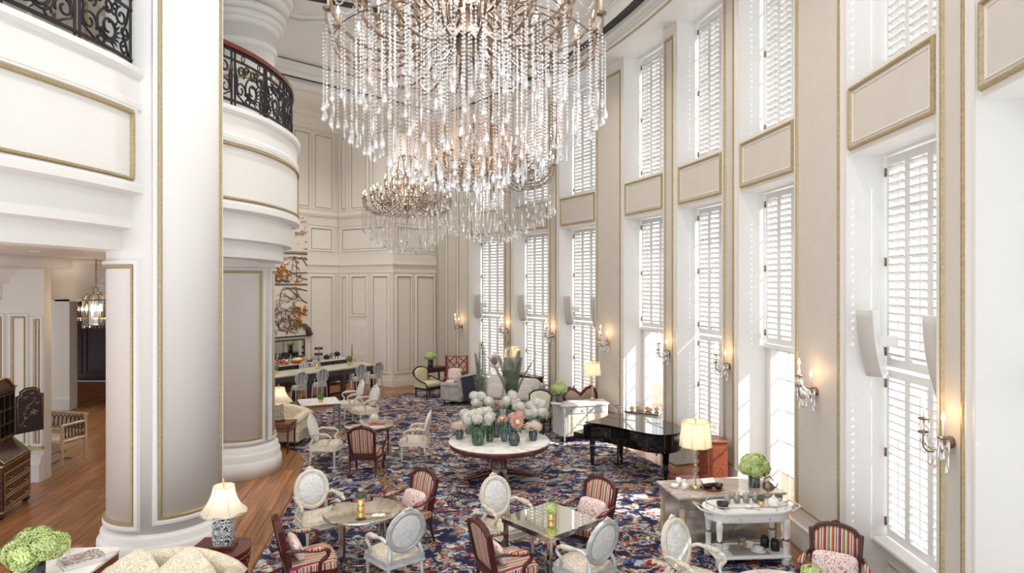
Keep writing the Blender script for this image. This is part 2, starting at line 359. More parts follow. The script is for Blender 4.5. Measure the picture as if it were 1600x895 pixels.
class Track:
    """a plan curve: at(u, n) is the point u metres along it and n metres to its right"""
    def __init__(s, P):
        s.p = [Vector((x[0], x[1])) for x in P]; s.l = [0]
        for a, b in zip(s.p, s.p[1:]): s.l.append(s.l[-1]+(b-a).length)
        s.len = s.l[-1]
    def at(s, u, n=0):
        i = 0
        while i < len(s.l)-2 and s.l[i+1] < u: i += 1
        a, b = s.p[i], s.p[i+1]; t = (u-s.l[i])/max(s.l[i+1]-s.l[i], 1e-9); q = a+(b-a)*t
        def nrm(j):
            j = max(0, min(j, len(s.p)-2)); d = (s.p[j+1]-s.p[j]).normalized(); return Vector((d.y, -d.x))
        m0 = nrm(i-1)+nrm(i); m1 = nrm(i)+nrm(i+1); N = (m0*(1-t)+m1*t).normalized(); q = q+N*n
        return q.x, q.y
    def fn(s, u, v, n): x, y = s.at(u, n); return (x, y, v)
    def sweep(s, mb, prof, u0=0, u1=None, k=24, closed=True):
        u1 = s.len if u1 is None else u1; m = len(prof); V = []
        for i in range(k+1):
            u = u0+(u1-u0)*i/k; V += [s.fn(u, z, n) for n, z in prof]
        F = [(i*m+j, i*m+(j+1) % m, (i+1)*m+(j+1) % m, (i+1)*m+j) for i in range(k) for j in range(m if closed else m-1)]
        if closed: F += [tuple(range(m)), tuple(k*m+j for j in range(m-1, -1, -1))]
        return mb.add(V, F)
# ------------------------------------------------------------------ crescent geometry
CX, CY, RW = -15.9, 8.1, 20.15
def onarc(th, r=RW): return CX+r*cos(rad(th)), CY+r*sin(rad(th))
HEAD, SILL, SOFF = 5.43, 6.33, 9.4
BAYS = [(-12.0, -6.96), (-5.22, .09), (4.0, 9.06), (10.73, 15.69), (17.33, 22.23), (26.0, 31.01), (32.62, 37.66), (39.19, 44.15)]
# rug outline (also keeps planks out from under it)
RUGP = [(-2.6, 4.0), (-3.1, 6.5), (-3.51, 8.94), (-3.6, 9.6), (-3.91, 11.4), (-4.3, 13.1), (-4.48, 13.8), (-4.89, 14.6), (-5.5, 15.3), (-6.35, 16.6), (-6.3, 18.2), (-5.6, 19.6), (-4.6, 21.0), (-3.64, 22.6), (-2.9, 23.3)]
RUGP += [onarc(t, RW-.42) for t in range(47, -10, -3)]+[(3.7, 4.0)]
def inpoly(x, y, P):
    c = False; j = len(P)-1
    for i in range(len(P)):
        a, b = P[i], P[j]
        if (a[1] > y) != (b[1] > y) and x < (b[0]-a[0])*(y-a[1])/(b[1]-a[1])+a[0]: c = not c
        j = i
    return c
# ------------------------------------------------------------------ floor
fl = MB(); fl.prism([(-17.5, 3.4), (5.6, 3.4), (5.6, 27.5), (-17.5, 27.5)], -.2, -.022)
floor = struct('floor', fl, PLANK)
pk = MB().box(0, 0, -.011, .196, 2.396, .022, c=.003).mesh('plank', PLANK)
def planks(cx, cy, rz, nx, ny, keep):
    k = 0
    for i in range(-nx, nx+1):
        for j in range(-ny, ny+1):
            x, y = i*.2, (j+(.37*i) % 1)*2.4
            X, Y = cx+x*cos(rz)-y*sin(rz), cy+x*sin(rz)+y*cos(rz)
            if not keep(X, Y): continue
            ends = [(X-1.2*s*sin(rz), Y+1.2*s*cos(rz)) for s in (-1, 0, 1)]
            if all(inpoly(a, b, RUGP) for a, b in ends): continue
            inst('plank', pk, floor, (X, Y, 0), (0, 0, rz)); k += 1
    return k
def vis(X, Y, a=-.86, b=.2): return Y > 6 and a*Y-1 < X < b*Y
n1 = planks(-7, 12, .17, 42, 5, lambda x, y: vis(x, y, -.84, -.25) and 7.2 < y < 21.0 and x+.84*y > -.6 and (x < -5.2 or y < 15.3) and not (x > -6.4 and y > 14.9) and not (x < -9.4 and 12.6 < y < 16 and x < -.72*y))
n2 = planks(-5.4, 21.3, -.62, 24, 4, lambda x, y: -.39*y < x < -.09*y and y > 17.5 and (x+4.43)*.69-(y-23.8)*.73 > -.2 and y > 17.5-.0*x and x > -8.2)
n3 = planks(4.0, 8.9, -.02, 4, 3, lambda x, y: 6 < y < 13 and x > 3.3 and hypot(x-CX, y-CY) < RW+.6)
# ------------------------------------------------------------------ right wall
wall_r = struct('wall_right')
def local(p0, p1):
    t = Vector((p1[0]-p0[0], p1[1]-p0[1])); w = t.length; return w, (p0[0], p0[1], 0), atan2(t.y, t.x)
idn = lambda u, v, n: (u, n, v)
def plinth_mb(w, d=.9, x0=0):
    m = MB(); m.box(x0+w/2, .03-.1, .15, w+.06, .26, .30); m.box(x0+w/2, .015-.1, .42, w+.03, .23, .24)
    m.box(x0+w/2, .035-.1, .315, w+.07, .27, .03); return m
def pier(p0, p1, q0, q1, z1=9.45, splits=1, gilt=True):
    w, loc, rz = local(p0, p1)
    b = MB(); b.prism([p0, p1, q1, q0], 0, z1); o = b.build('pier', WHITE, wall_r)
    M = Matrix.Translation(loc) @ Matrix.Rotation(rz, 4, 'Z')
    m = MB(); m.M = M; m.slab(idn, 0, 0, w, z1, .012); m.build('facing', IVORY, o)
    pl = plinth_mb(w); pl.v = [tuple(M @ Vector(p)) for p in pl.v]; pl.build('plinth', IVORY, o)
    sw = w/splits
    for i in range(splits):
        e = .10 if w > .8 else .11
        u0, u1 = i*sw+e, (i+1)*sw-e
        g = MB(); g.M = M; g.ring(idn, u0, .56, u1, 9.12, .055, .035, base=.012); g.build('gilt_moulding', GOLD, o)
        g = MB(); g.M = M; g.ring(idn, u0-.055, .52, u1+.055, 9.18, .05, .03, base=.012); g.build('painted_moulding', IVORY, o)
        g = MB(); g.M = M; g.slab(idn, u0+.05, .61, u1-.05, 9.07, .008, base=.012); g.build('panel', CREAM, o)
    return o
pier(onarc(-13.6), onarc(-12), onarc(-13.6, RW+.8), onarc(-12, RW+.8))
for i in range(len(BAYS)-1):
    a, b = BAYS[i][1], BAYS[i+1][0]
    pier(onarc(a), onarc(b), onarc(a, RW+.8), onarc(b, RW+.8))
END = (-2.95, 25.2)
p0 = onarc(44.15); pier(p0, END, onarc(44.15, RW+.8), (-2.2, 25.9), 10.3, 3)
slat_cache = {}
def shutter(par, x, z, pw, h, single, nsl_pitch=.1, tilt=rad(28)):
    st, rl = .052, .10
    key = (round(pw, 3), round(h, 3))
    if key not in slat_cache:
        m = MB()
        m.box(st/2, 0, h/2, st, .034, h); m.box(pw-st/2, 0, h/2, st, .034, h)
        m.box(pw/2, 0, rl/2, pw-2*st, .034, rl); m.box(pw/2, 0, h-rl/2, pw-2*st, .034, rl)
        n = int((h-2*rl)/nsl_pitch); sl = MB(); sl.M = Matrix.Rotation(tilt, 4, 'X'); sl.box(0, 0, 0, pw-2*st-.006, .085, .011, c=.003)
        al = MB()
        for k in range(n):
            al.M = Matrix.Translation((pw/2, 0, rl+(k+.5)*(h-2*rl)/n)) @ Matrix.Rotation(tilt, 4, 'X'); al.box(0, 0, 0, pw-2*st-.006, .085, .011)
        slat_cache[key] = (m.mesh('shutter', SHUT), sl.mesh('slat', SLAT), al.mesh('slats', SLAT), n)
    fm, sm, am, n = slat_cache[key]
    s = inst('shutter', fm, par, (x, -.5, z))
    if single:
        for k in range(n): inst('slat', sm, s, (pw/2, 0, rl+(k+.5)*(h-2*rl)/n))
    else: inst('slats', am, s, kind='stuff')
    rod = MB().box(pw*.3, .05, h/2, .008, .008, h-.5).build('tilt_rod', SHUT, s)
    return s
hinge_me = MB().box(0, 0, 0, .022, .03, .11, c=.004).mesh('hinge', PBRASS)
def glazing(par, w, z0, z1, rows, cols=2, y=-.68):
    f = MB(); fr = .06
    f.box(fr/2, y, (z0+z1)/2, fr, .05, z1-z0); f.box(w-fr/2, y, (z0+z1)/2, fr, .05, z1-z0)
    f.box(w/2, y, z0+fr/2, w-2*fr, .05, fr); f.box(w/2, y, z1-fr/2, w-2*fr, .05, fr)
    f.box(w/2, y, (z0+z1)/2, .08, .05, z1-z0-2*fr)
    for s in range(2):
        for c in range(1, cols):
            x = w/2*s+(w/2)*c/cols; f.box(x, y, (z0+z1)/2, .022, .03, z1-z0-2*fr)
    for r in range(1, rows): f.box(w/2, y, z0+(z1-z0)*r/rows, w-2*fr, .03, .022)
    f.build('window_frame', SHUT, par)
    MB().box(w/2, y-.01, (z0+z1)/2, w-.06, .004, z1-z0-.06).build('pane', PANE, par)
wi = 0
for bi, (a, b) in enumerate(BAYS):
    p0, p1 = onarc(a), onarc(b); w, loc, rz = local(p0, p1)
    M = Matrix.Translation(loc) @ Matrix.Rotation(rz, 4, 'Z')
    q0, q1 = onarc(a, RW+.8), onarc(b, RW+.8); i0, i1 = onarc(a, RW+.02), onarc(b, RW+.02)
    s = MB().prism([i0, i1, q1, q0], HEAD, SILL).build('spandrel', WHITE, wall_r)
    g = MB(); g.M = M; g.slab(idn, .0, HEAD, w, SILL, .004, base=-.02); g.build('facing', IVORY, s)
    g = MB(); g.M = M; g.ring(idn, .05, HEAD+.06, w-.05, SILL-.05, .055, .035, base=-.016); g.build('gilt_moulding', GOLD, s)
    g = MB(); g.M = M; g.slab(idn, .09, HEAD+.10, w-.09, SILL-.09, .006, base=-.016); g.build('panel', CREAM, s)
    g = MB(); g.M = M; g.ring(idn, .125, HEAD+.135, w-.125, SILL-.125, .03, .016, base=-.016); g.build('painted_moulding', IVORY, s)
    single = bi <= 4
    pw = (w-.05)/4
    def tier(par, z0, z1):
        for k in range(4):
            shutter(par, .025+k*pw, z0, pw-.006, z1-z0, single and k >= 1)
        for zz in (z0+.18, (z0+z1)/2, z1-.18): inst('hinge', hinge_me, par, (w-.02, -.475, zz))
    for lev in (0, 1):
        wi += 1; o = struct('window_%d' % wi); o.location = loc; o.rotation_euler = (0, 0, rz)
        if lev:
            tier(o, SILL+.06, SOFF-.04); glazing(o, w, SILL, SOFF, 5)
            MB().box(w/2, -.42, SILL+.02, w, .30, .04).build('window_sill', SHUT, o)
        else:
            tier(o, 2.78, HEAD-.03)
            if bi in (2, 4):
                glazing(o, w, .02, 2.70, 5)
                MB().box(w/2, -.55, 2.735, w, .2, .07).build('transom', SHUT, o)
                m = MB()
                for x in (.06, w-.06): m.box(x, -.6, 1.36, .12, .16, 2.68)
                m.build('door_jamb', SHUT, o)
                glazing(o, w, 2.74, HEAD, 4)
            else:
                tier(o, .64, 2.74); glazing(o, w, .62, HEAD, 8)
                MB().box(w/2, -.44, .60, w, .26, .05, c=.008).build('window_sill', SHUT, o)
                MB().box(w/2, -.62, .30, w, .22, .60).build('apron_wall', IVORY, o)
                MB().box(w/2, -.495, .12, w, .03, .24, c=.006).build('skirting', IVORY, o)
                MB().box(w/2, -.52, .27, w, .02, .03).build('skirting_cap', IVORY, o)
# wall over the soffit, outer skin above the windows
m = MB(); m.prism([onarc(t, 19.42) for t in range(-14, 47, 2)]+[onarc(t, RW+.9) for t in range(46, -15, -2)], SOFF, 10.6)
ceil = struct('ceiling', m, WHITE)
def ringpart(name, r0, r1, z0, z1, mt, t0=-14, t1=45):
    P = [onarc(t0+(t1-t0)*i/32, r0) for i in range(33)]+[onarc(t1-(t1-t0)*i/32, r1) for i in range(33)]
    return MB().prism(P, z0, z1).build(name, mt, ceil)
ringpart('soffit_lip', 19.40, 19.46, 9.37, 9.45, IVORY); ringpart('soffit_bead', 19.52, 19.57, 9.385, 9.42, DRAB)
ringpart('cornice_band', 19.26, 19.42, 9.50, 9.66, WHITE); ringpart('air_slot', 18.98, 19.25, 9.60, 9.62, DARK)
ringpart('cornice_band', 18.78, 18.98, 9.55, 9.75, WHITE); ringpart('cornice_band', 18.6, 18.79, 9.66, 9.9, IVORY); ringpart('slot_back', 18.7, 19.45, 9.62, 9.8, WHITE)
# downstand between the tray ceiling and the alcove, parallel to the bar wall
ra, rb = (-1.9, 22.3), (-11.5, 12.7)
dt = Track([ra, rb])      # right of this heading = towards the alcove
def band(name, n0, n1, z0, z1, mt, par=ceil, tr=dt): m = MB(); tr.sweep(m, [(n0, z0), (n1, z0), (n1, z1), (n0, z1)], k=1); return m.build(name, mt, par)
band('downstand', 0, .5, 9.45, 10.4, WHITE); band('soffit_lip', .30, .36, 9.40, 9.47, IVORY); band('cornice_band', -.12, .06, 9.52, 9.7, WHITE)
band('air_slot', -.40, -.12, 9.60, 9.62, DARK); band('cornice_band', -.6, -.40, 9.55, 9.75, WHITE); band('slot_back', -.7, 0, 9.62, 9.85, WHITE)
m = MB(); m.prism([(-13, .5), (3.0, .5)]+[onarc(t, 19.3) for t in range(-14, 45, 3)]+[(-1.9, 22.3), (-11.5, 12.7), (-13, 12)], 9.9, 10.1); m.build('tray_ceiling', WHITE, ceil)
m = MB(); m.prism([(-1.6, 22.0), (-1.0, 22.6), (-2.2, 27.2), (-9, 27.2), (-14, 20), (-13, 12.0), (-11.5, 12.4)], 10.3, 10.5); m.build('alcove_ceiling', ALCOVE2, ceil)
# recessed downlights in the alcove soffit, then added fill lights in other ceilings
def downlight(x, y, z, e, lb):
    t = thing('downlight', lb, 'ceiling light', (x, y, z), 0, 'recessed downlights'); MB().lathe([(.05, -.012), (.075, -.014), (.08, 0), (.05, 0)], 16).build('trim', WHITE, t); MB().lathe([(.001, -.004), (.05, -.004)], 12).build('lens', FLAME, t)
    d = bpy.data.lights.new('downlight_beam', 'SPOT'); d.energy = e; d.color = (1, .96, .90); d.spot_size = rad(140); d.spot_blend = .8; d.shadow_soft_size = .06; o = bpy.data.objects.new('downlight_beam', d); COL.objects.link(o); o.parent = t; o.location = (0, 0, -.03)
for k in range(5):
    f = .06+.22*k; x, y = ra[0]*(1-f)+rb[0]*f, ra[1]*(1-f)+rb[1]*f
    downlight(x-.95, y+.95, 10.3, 290, 'recessed downlight in the alcove soffit, number %s from the window wall' % ('one', 'two', 'three', 'four', 'five')[k])
for k, (x, y) in enumerate(((-2.6, 6.6), (1.9, 6.8), (-2.9, 10.4), (2.0, 10.6), (-2.9, 14.2), (.6, 14.6))): downlight(x, y, 9.9, 300, 'recessed downlight in the tray ceiling, %s' % ('over the camel-back sofa', 'over the trolley end', 'over the first column', 'over the piano', 'over the far round table', 'before the far windows')[k])  # unseen lights, added to brighten the columns, chairs and rug
for k, (x, y) in enumerate(((-7.3, 7.2), (-7.6, 10.2), (-10.0, 16.2), (-12.5, 10.4))): downlight(x, y, 4.34, 45, 'recessed downlight in the low aisle ceiling, %s' % ('by the straight balcony', 'behind the first column', 'before the dark passage', 'over the lacquer secretary')[k])  # further lights added to brighten the aisle
# plaster ribs on the tray ceiling
for k, (r, zz) in enumerate(((2.05, 9.87), (1.75, 9.88))):
    P = [(-3.9+r*1.3*cos(rad(22.5+45*i)), 12.9+r*sin(rad(22.5+45*i)), zz) for i in range(8)]
    MB().tube(P, .05, 6, True).build('plaster_rib', WHITE, ceil)
MB().box(-3.6, 13.9, 9.88, 2.6, .2, .03, rz=.45).build('air_slot', DARK, ceil)
ringpart('plaster_rib', 17.4, 17.5, 9.84, 9.9, WHITE); ringpart('plaster_rib', 17.15, 17.2, 9.86, 9.9, WHITE)
# ------------------------------------------------------------------ alcove walls
BCc, LC = (-4.43, 23.8), (-6.9, 25.4); WA0 = (-11.1, 19.8)
wall_b = struct('wall_back')
def alcove(tr, lower, mid, upper, z1=10.3, door=None):
    m = MB(); tr.sweep(m, [(-.3, 0), (0, 0), (0, z1), (-.3, z1)], k=1); o = m.build('panelled_wall', ALCOVE, wall_b)
    def strip(name, n, za, zb, mt=ALCOVE2): q = MB(); tr.sweep(q, [(0, za), (n, za), (n, zb), (0, zb)], k=1); q.build(name, mt, o)
    strip('plinth', .05, 0, .24); strip('plinth', .03, .24, .36); strip('rail', .02, 4.26, 4.32); strip('rail', .04, 4.56, 4.62); strip('rail', .03, 5.0, 5.05)
    strip('frieze', .015, 4.62, 5.0); strip('rail', .03, 6.1, 6.14); strip('belt', .08, 6.5, 6.62); strip('belt', .05, 6.44, 6.5)
    q = MB(); tr.sweep(q, [(0, 9.72), (.06, 9.74), (.06, 9.80), (.10, 9.86), (.10, 9.92), (.26, 10.12), (.34, 10.14), (.34, 10.22), (.42, 10.3), (0, 10.3)], k=1); q.build('cornice', ALCOVE2, o)
    for L, v0, v1 in ((lower, .52, 4.14), (mid, 5.14, 6.0), (upper, 6.74, 9.6)):
        for it in L:
            u0, u1 = it[0], it[1]; a0 = it[2] if len(it) > 2 else v0
            q = MB(); q.ring(tr.fn, u0-.05, a0-.05, u1+.05, v1+.05, .09, .04); q.build('panel_moulding', ALCOVE2, o)
            q = MB(); q.ring(tr.fn, u0+.03, a0+.03, u1-.03, v1-.03, .04, .02); q.build('gilt_bead', DRAB, o)  # olive-gilt bead, darkened to paint the shadow line inside the panel
            q = MB(); q.slab(tr.fn, u0+.06, a0+.06, u1-.06, v1-.06, .006); q.build('panel', ALCOVE2, o)
    return o
TL, TR, TA = Track([LC, BCc]), Track([BCc, END]), Track([WA0, LC])
LL, LR, LA = TL.len, TR.len, TA.len
alcove(TL, [(.20, .50), (.75, 1.58, 2.62), (1.90, 2.70)], [(.20, 2.66)], [(.14, .5), (.72, 1.6), (1.85, 2.72)])
alcove(TR, [(.16, .82), (1.06, 1.90)], [(.16, 1.9)], [(.16, .82), (1.06, 1.90)])
alcove(TA, [(LA-1.32, LA-.26), (LA-5.9, LA-4.2)], [(LA-1.30, LA-.28)], [(LA-1.12, LA-.26), (LA-2.02, LA-1.32), (LA-2.92, LA-2.22), (LA-4.4, LA-3.1)])
# service door in the alcove
d = struct('door_1'); q = MB(); q.slab(TL.fn, .72, 0, 1.66, 2.42, .03); q.build('door_frame', ALCOVE2, d)
q = MB(); q.slab(TL.fn, .80, .0, 1.58, 2.32, .05); q.build('door_leaf', ALCOVE2, d)
for a, b, c, e in ((.88, .2, 1.14, .95), (1.24, .2, 1.5, .95), (.88, 1.1, 1.14, 2.2), (1.24, 1.1, 1.5, 2.2)):
    q = MB(); q.ring(TL.fn, a, b, c, e, .035, .018, base=.05); q.build('door_panel', ALCOVE2, d)
q = MB(); q.slab(TL.fn, .83, .95, .87, 1.5, .02, base=.05); q.build('push_plate', BRASS, d)
# ------------------------------------------------------------------ great columns
def column(c, name, pans, zt=9.9):
    m = MB(); m.lathe([(.69, .58), (.69, zt)], 56, c); o = struct(name, m, WHITE)
    b = MB(); b.lathe([(.83, 0), (.83, .28), (.81, .30), (.80, .34), (.80, .44), (.78, .47), (.76, .49), (.76, .56), (.72, .60), (.69, .61)], 56, c); b.build('base', WHITE, o)
    for a0, a1, z0, z1 in pans:
        f = lambda u, v, n: (c[0]+(.69+n)*cos(u/.69), c[1]+(.69+n)*sin(u/.69), v)
        u0, u1 = rad(a0)*.69, rad(a1)*.69
        q = MB(); q.ring(f, u0-.07, z0-.07, u1+.07, z1+.07, .085, .045, 16); q.build('panel_moulding', WHITE, o)
        q = MB(); q.ring(f, u0, z0, u1, z1, .05, .035, 16); q.build('gilt_moulding', GOLD, o)
    return o
C1, C2 = (-4.80, 8.85, 0), (-5.61, 13.15, 0)
column(C1, 'column_1', [(-68, 21, .78, 9.6), (-181, -91, .72, 4.06)])
c2 = column(C2, 'column_2', [(-121, -30, .72, 4.08), (-9, 80, .72, 4.08), (-121, -30, 6.9, 7.9)])
for zz, r in ((8.55, .74), (8.95, .78), (9.05, .86), (9.2, .92), (9.45, .98), (9.62, 1.06)):
    MB().lathe([(.6, zz-.02), (r-.04, zz), (r, zz+.03), (r, zz+.1), (r-.03, zz+.14), (.6, zz+.16)], 48, C2).build('capital_ring', WHITE, c2)
MB().lathe([(.68, 7.95), (.72, 7.97), (.72, 8.01), (.68, 8.03)], 48, C2).build('gilt_ring', GOLD, c2)
# ------------------------------------------------------------------ gallery
BP = spline([(-5.75, 3.6), (-5.3, 5.0), (-5.0, 6.25), (-4.87, 6.9), (-4.77, 7.6), (-4.73, 8.41), (-4.55, 9.0), (-4.36, 9.58), (-4.12, 10.25), (-4.02, 11.03), (-4.06, 11.87), (-4.3, 12.8), (-4.75, 13.6), (-5.5, 14.3), (-6.5, 14.6), (-7.6, 14.5)], 6)
BT = Track(BP)
m = MB(); BT.sweep(m, [(-.3, 6.53), (.06, 6.53), (.06, 6.46), (.03, 6.42), (0, 6.40), (0, 6.12), (.035, 6.09), (.035, 6.02), (0, 5.99), (0, 5.09), (.05, 5.05), (.05, 4.96), (-.03, 4.94), (-.10, 4.92), (-.10, 4.52), (-.25, 4.50), (-.25, 4.24), (-.7, 4.24), (-.7, 6.4)], k=90)
gal = struct('wall_gallery', m, WHITE)
def umap(y0):        # distance along the balcony where it reaches a given depth
    return min(range(len(BP)), key=lambda i: abs(BP[i][1]-y0) if BP[i][0] > -5.9 and i < 70 else 9)
U = lambda y0: BT.l[umap(y0)]
for u0, u1 in ((U(4.2), U(8.02)), (U(9.50), U(13.0))):
    q = MB(); q.ring(BT.fn, u0, 5.10, u1, 5.97, .05, .045, 20); q.build('gilt_moulding', GOLD, gal)
    q = MB(); q.ring(BT.fn, u0-.07, 5.045, u1+.07, 6.03, .06, .03, 20); q.build('painted_moulding', WHITE, gal)
GF = [BT.at(BT.len*i/30, -.6) for i in range(31)]
MB().prism(GF+[(-9.5, 14.0), (-13, 11), (-13, 3.6)], 6.3, 6.42).build('gallery_floor', IVORY, gal)
m = MB(); m.prism([BT.at(BT.len*i/30, -.5) for i in range(29)]+[(-11.2, 19.6), (-17.5, 19.6), (-17.5, 3)], 4.34, 4.5); ca = struct('ceiling_aisle', m, WHITE)
MB().lathe([(2.5, 4.36), (2.5, 4.16), (2.44, 4.12), (2.1, 4.10), (2.05, 4.14), (2.05, 4.36)], 48, (-11.35, 12.2, 0)).build('plaster_ring', WHITE, ca)
gb = Track([(-9.2, 3.0), (-8.2, 8), (-8.2, 12), (-9.0, 16)])
m = MB(); gb.sweep(m, [(-.2, 6.4), (0, 6.4), (0, 9.95), (-.2, 9.95)], k=16); gw = struct('wall_gallery_back', m, CREAM)
for i in range(8):
    u = .5+i*1.6; q = MB(); q.ring(gb.fn, u, 6.8, u+1.1, 9.3, .08, .04, 3); q.build('panel_moulding', GOLD if i % 2 else ALCOVE2, gw)
q = MB(); gb.sweep(q, [(0, 9.5), (.2, 9.6), (.3, 9.9), (0, 9.9)], k=16); q.build('cornice', WHITE, gw)
# railings
def spiral(u, z, r0, r1, a0, a1, n=22, sx=1):
    return [(u+sx*(r0+(r1-r0)*i/n)*cos(rad(a0+(a1-a0)*i/n)), z+(r0+(r1-r0)*i/n)*sin(rad(a0+(a1-a0)*i/n))) for i in range(n+1)]
def railing(u0, u1, n, label):
    x, y = BT.at((u0+u1)/2, -.1); t = thing('balcony_railing', label, 'railing', (x, y, 6.53))
    off = Vector((x, y, 6.53))
    w = lambda u, z, d=0: tuple(Vector(BT.fn(u, z, -.10+d))-off)
    def bar(name, z, h, d, mt, k=24):
        q = MB(); V = []
        for i in range(k+1):
            u = u0+(u1-u0)*i/k; V += [w(u, z, -d), w(u, z, d), w(u, z+h, d), w(u, z+h, -d)]
        q.add(V, [(i*4+j, i*4+(j+1) % 4, i*4+4+(j+1) % 4, i*4+4+j) for i in range(k) for j in range(4)]+[(3, 2, 1, 0), (k*4, k*4+1, k*4+2, k*4+3)]); q.build(name, mt, t)
    bar('handrail', 7.46, .07, .045, MAHOG); bar('top_rail', 7.28, .03, .015, IRON); bar('bottom_rail', 6.64, .035, .018, IRON); bar('under_handrail', 7.42, .03, .02, IRON)
    pw = (u1-u0)/n
    for i in range(n+1):
        for du in (-.035, .035) if 0 < i < n else ((.02,) if i == 0 else (-.02,)):
            MB().tube([w(u0+i*pw+du, 6.53), w(u0+i*pw+du, 7.44)], .019, 4, smooth=False).build('post', IRON, t)
    for i in range(n):
        uc = u0+(i+.5)*pw; sx = pw/.95*(1 if i % 2 else -1)
        def wr(pts, r=.0155, name='scroll', flat=1): MB().tube([w(a, b) for a, b in pts], r, 5, flat=flat).build(name, IRON, t)
        S = lambda *a, **k: spiral(a[0]*sx+uc, *a[1:], sx=sx, **k)
        wr(S(.02, 6.90, .23, .05, 60, 640, 34)); wr(S(.05, 6.92, .17, .06, 200, 470, 18), .021)
        wr(S(-.30, 6.86, .13, .035, -30, 430, 24)); wr(S(-.28, 7.15, .10, .03, -60, 420, 22)); wr(S(.27, 7.13, .12, .03, 100, 560, 24)); wr(S(.02, 7.17, .09, .03, -150, 260, 20))
        wr(S(.33, 6.76, .085, .025, 80, 520, 20)); wr(S(.33, 6.95, .09, .03, -120, 330, 20)); wr(S(-.10, 6.74, .075, .03, 180, 560, 18)); wr(S(-.14, 7.20, .07, .025, 0, 400, 18)); wr(S(.15, 7.22, .06, .02, 180, 560, 18)); wr([(uc+.42*sx, 6.68), (uc+.30*sx, 6.95), (uc+.38*sx, 7.1), (uc+.42*sx, 7.27)]); wr([(uc-.44*sx, 7.27), (uc-.38*sx, 7.0), (uc-.42*sx, 6.8), (uc-.2*sx, 6.68), (uc+.1*sx, 6.66)])
        for k in range(7):
            a = -70+k*17; p = (uc+sx*(.02+.17*cos(rad(a))), 6.90+.17*sin(rad(a))); e = (uc+sx*(.02+.25*cos(rad(a+9))), 6.90+.25*sin(rad(a+9))); wr([p, e], [.016, .004], 'leaf_spur')
        for uu in (uc-.25*pw, uc+.25*pw): wr([(uu+.035*cos(rad(k*30)), 7.365+.048*sin(rad(k*30))) for k in range(13)], .009, 'ring')
railing(U(4.4), U(8.10), 4, 'black scrolled iron railing on the straight white balcony front, cut by the frame')
railing(U(9.1), U(13.6), 5, 'black scrolled iron railing with curved mahogany handrail on the rounded balcony')
# ------------------------------------------------------------------ left aisle
wl = struct('wall_left'); A1 = Track([(-17, 12.45), (-9.1, 12.45), (-9.1, 13.7)])
m = MB(); m.prism([(-17.2, 12.45), (-9.1, 12.45), (-9.14, 12.7), (-17.2, 12.7)], 0, 4.4); m.build('pilaster_wall', IVORY, wl)
A = Track([(-17, 12.45), (-9.1, 12.45)])
def pan(u0, v0, u1, v1, mt, tr=A, par=wl):
    q = MB(); q.ring(tr.fn, u0-.05, v0-.05, u1+.05, v1+.05, .07, .035); q.build('panel_moulding', WHITE, par)
    q = MB(); q.ring(tr.fn, u0+.02, v0+.02, u1-.02, v1-.02, .035, .03); q.build('gilt_moulding', GOLD, par)
    q = MB(); q.slab(tr.fn, u0+.04, v0+.04, u1-.04, v1-.04, .006); q.build('panel', mt, par)
pan(7.26, .7, 7.56, 3.2, ALCOVE2); pan(7.70, .7, 7.84, 3.15, WHITE); pan(5.6, .7, 7.1, 3.2, ALCOVE2); pan(3.5, .7, 5.3, 3.2, ALCOVE2)
q = MB(); A.sweep(q, [(0, 0), (.14, 0), (.14, .34), (.09, .40), (.09, .48), (.04, .52), (0, .52)], u1=A.len, k=1); q.build('plinth', WHITE, wl)
q = MB(); A.sweep(q, [(0, .60), (.07, .62), (.07, .66), (0, .68)], u1=A.len, k=1); q.build('gilt_bead', GOLD, wl)
MB().lathe([(1.5, 3.5), (1.52, 3.82), (1.6, 3.84), (1.6, 3.94), (1.68, 3.98), (1.68, 4.06), (1.74, 4.1), (1.74, 4.22), (1.8, 4.24), (1.8, 4.34)], 48, (-10.75, 13.7, 0)).build('drum_cornice', WHITE, wl)
# end wall of the aisle with the passage beyond
we = struct('wall_aisle_end')
for x0, x1, z0, z1 in ((-17.5, -13.45, 0, 4.4), (-10.7, -10.2, 0, 4.4), (-13.45, -10.7, 3.3, 4.4)):
    MB().box((x0+x1)/2, 19.65, (z0+z1)/2, x1-x0, .3, z1-z0).build('wall_piece', ALCOVE2, we)
AE = Track([(-17.5, 19.5), (-10.2, 19.5)]); 
for u, w_ in ((4.05-.45, .45), (6.8, .4)):
    q = MB(); q.slab(AE.fn, u, 0, u+w_, 3.75, .05); q.build('pilaster', ALCOVE2, we); q = MB(); q.slab(AE.fn, u-.05, 0, u+w_+.05, .34, .12); q.build('plinth', WHITE, we)
q = MB(); q.slab(AE.fn, 3.6, 3.3, 7.2, 3.78, .05); q.build('lintel', ALCOVE2, we); q = MB(); q.slab(AE.fn, 3.55, 3.74, 7.25, 3.82, .1); q.build('lintel_cap', WHITE, we)
q = MB(); q.slab(AE.fn, 4.3, 3.50, 6.7, 3.53, .07); q.build('lintel_bead', DRAB, we)
m = MB()
m.box(-15.3, 25.5, 1.8, 8.4, .2, 3.6); m.box(-19.4, 22.6, 1.8, .2, 5.8, 3.6); m.box(-11.3, 22.6, 1.8, .2, 5.8, 3.6); m.box(-15.3, 22.6, 3.7, 8.4, 6.2, .2)
wp = struct('wall_passage', m, PLUMW)
for i in range(6):
    q = MB(); q.ring(lambda u, v, n: (u, 25.4-n, v), -19.0+i*1.05, .3, -18.1+i*1.05, 2.3, .06, .03); q.build('panel_moulding', PLUMW, wp)
tag(MB().box(-15.6, 25.36, 2.47, 7, .04, .03).build('light_strip', emis('warm_strip', (1, .45, .15), 6)), 'thin warm light strip along the dark passage wall beyond the aisle', 'light strip')
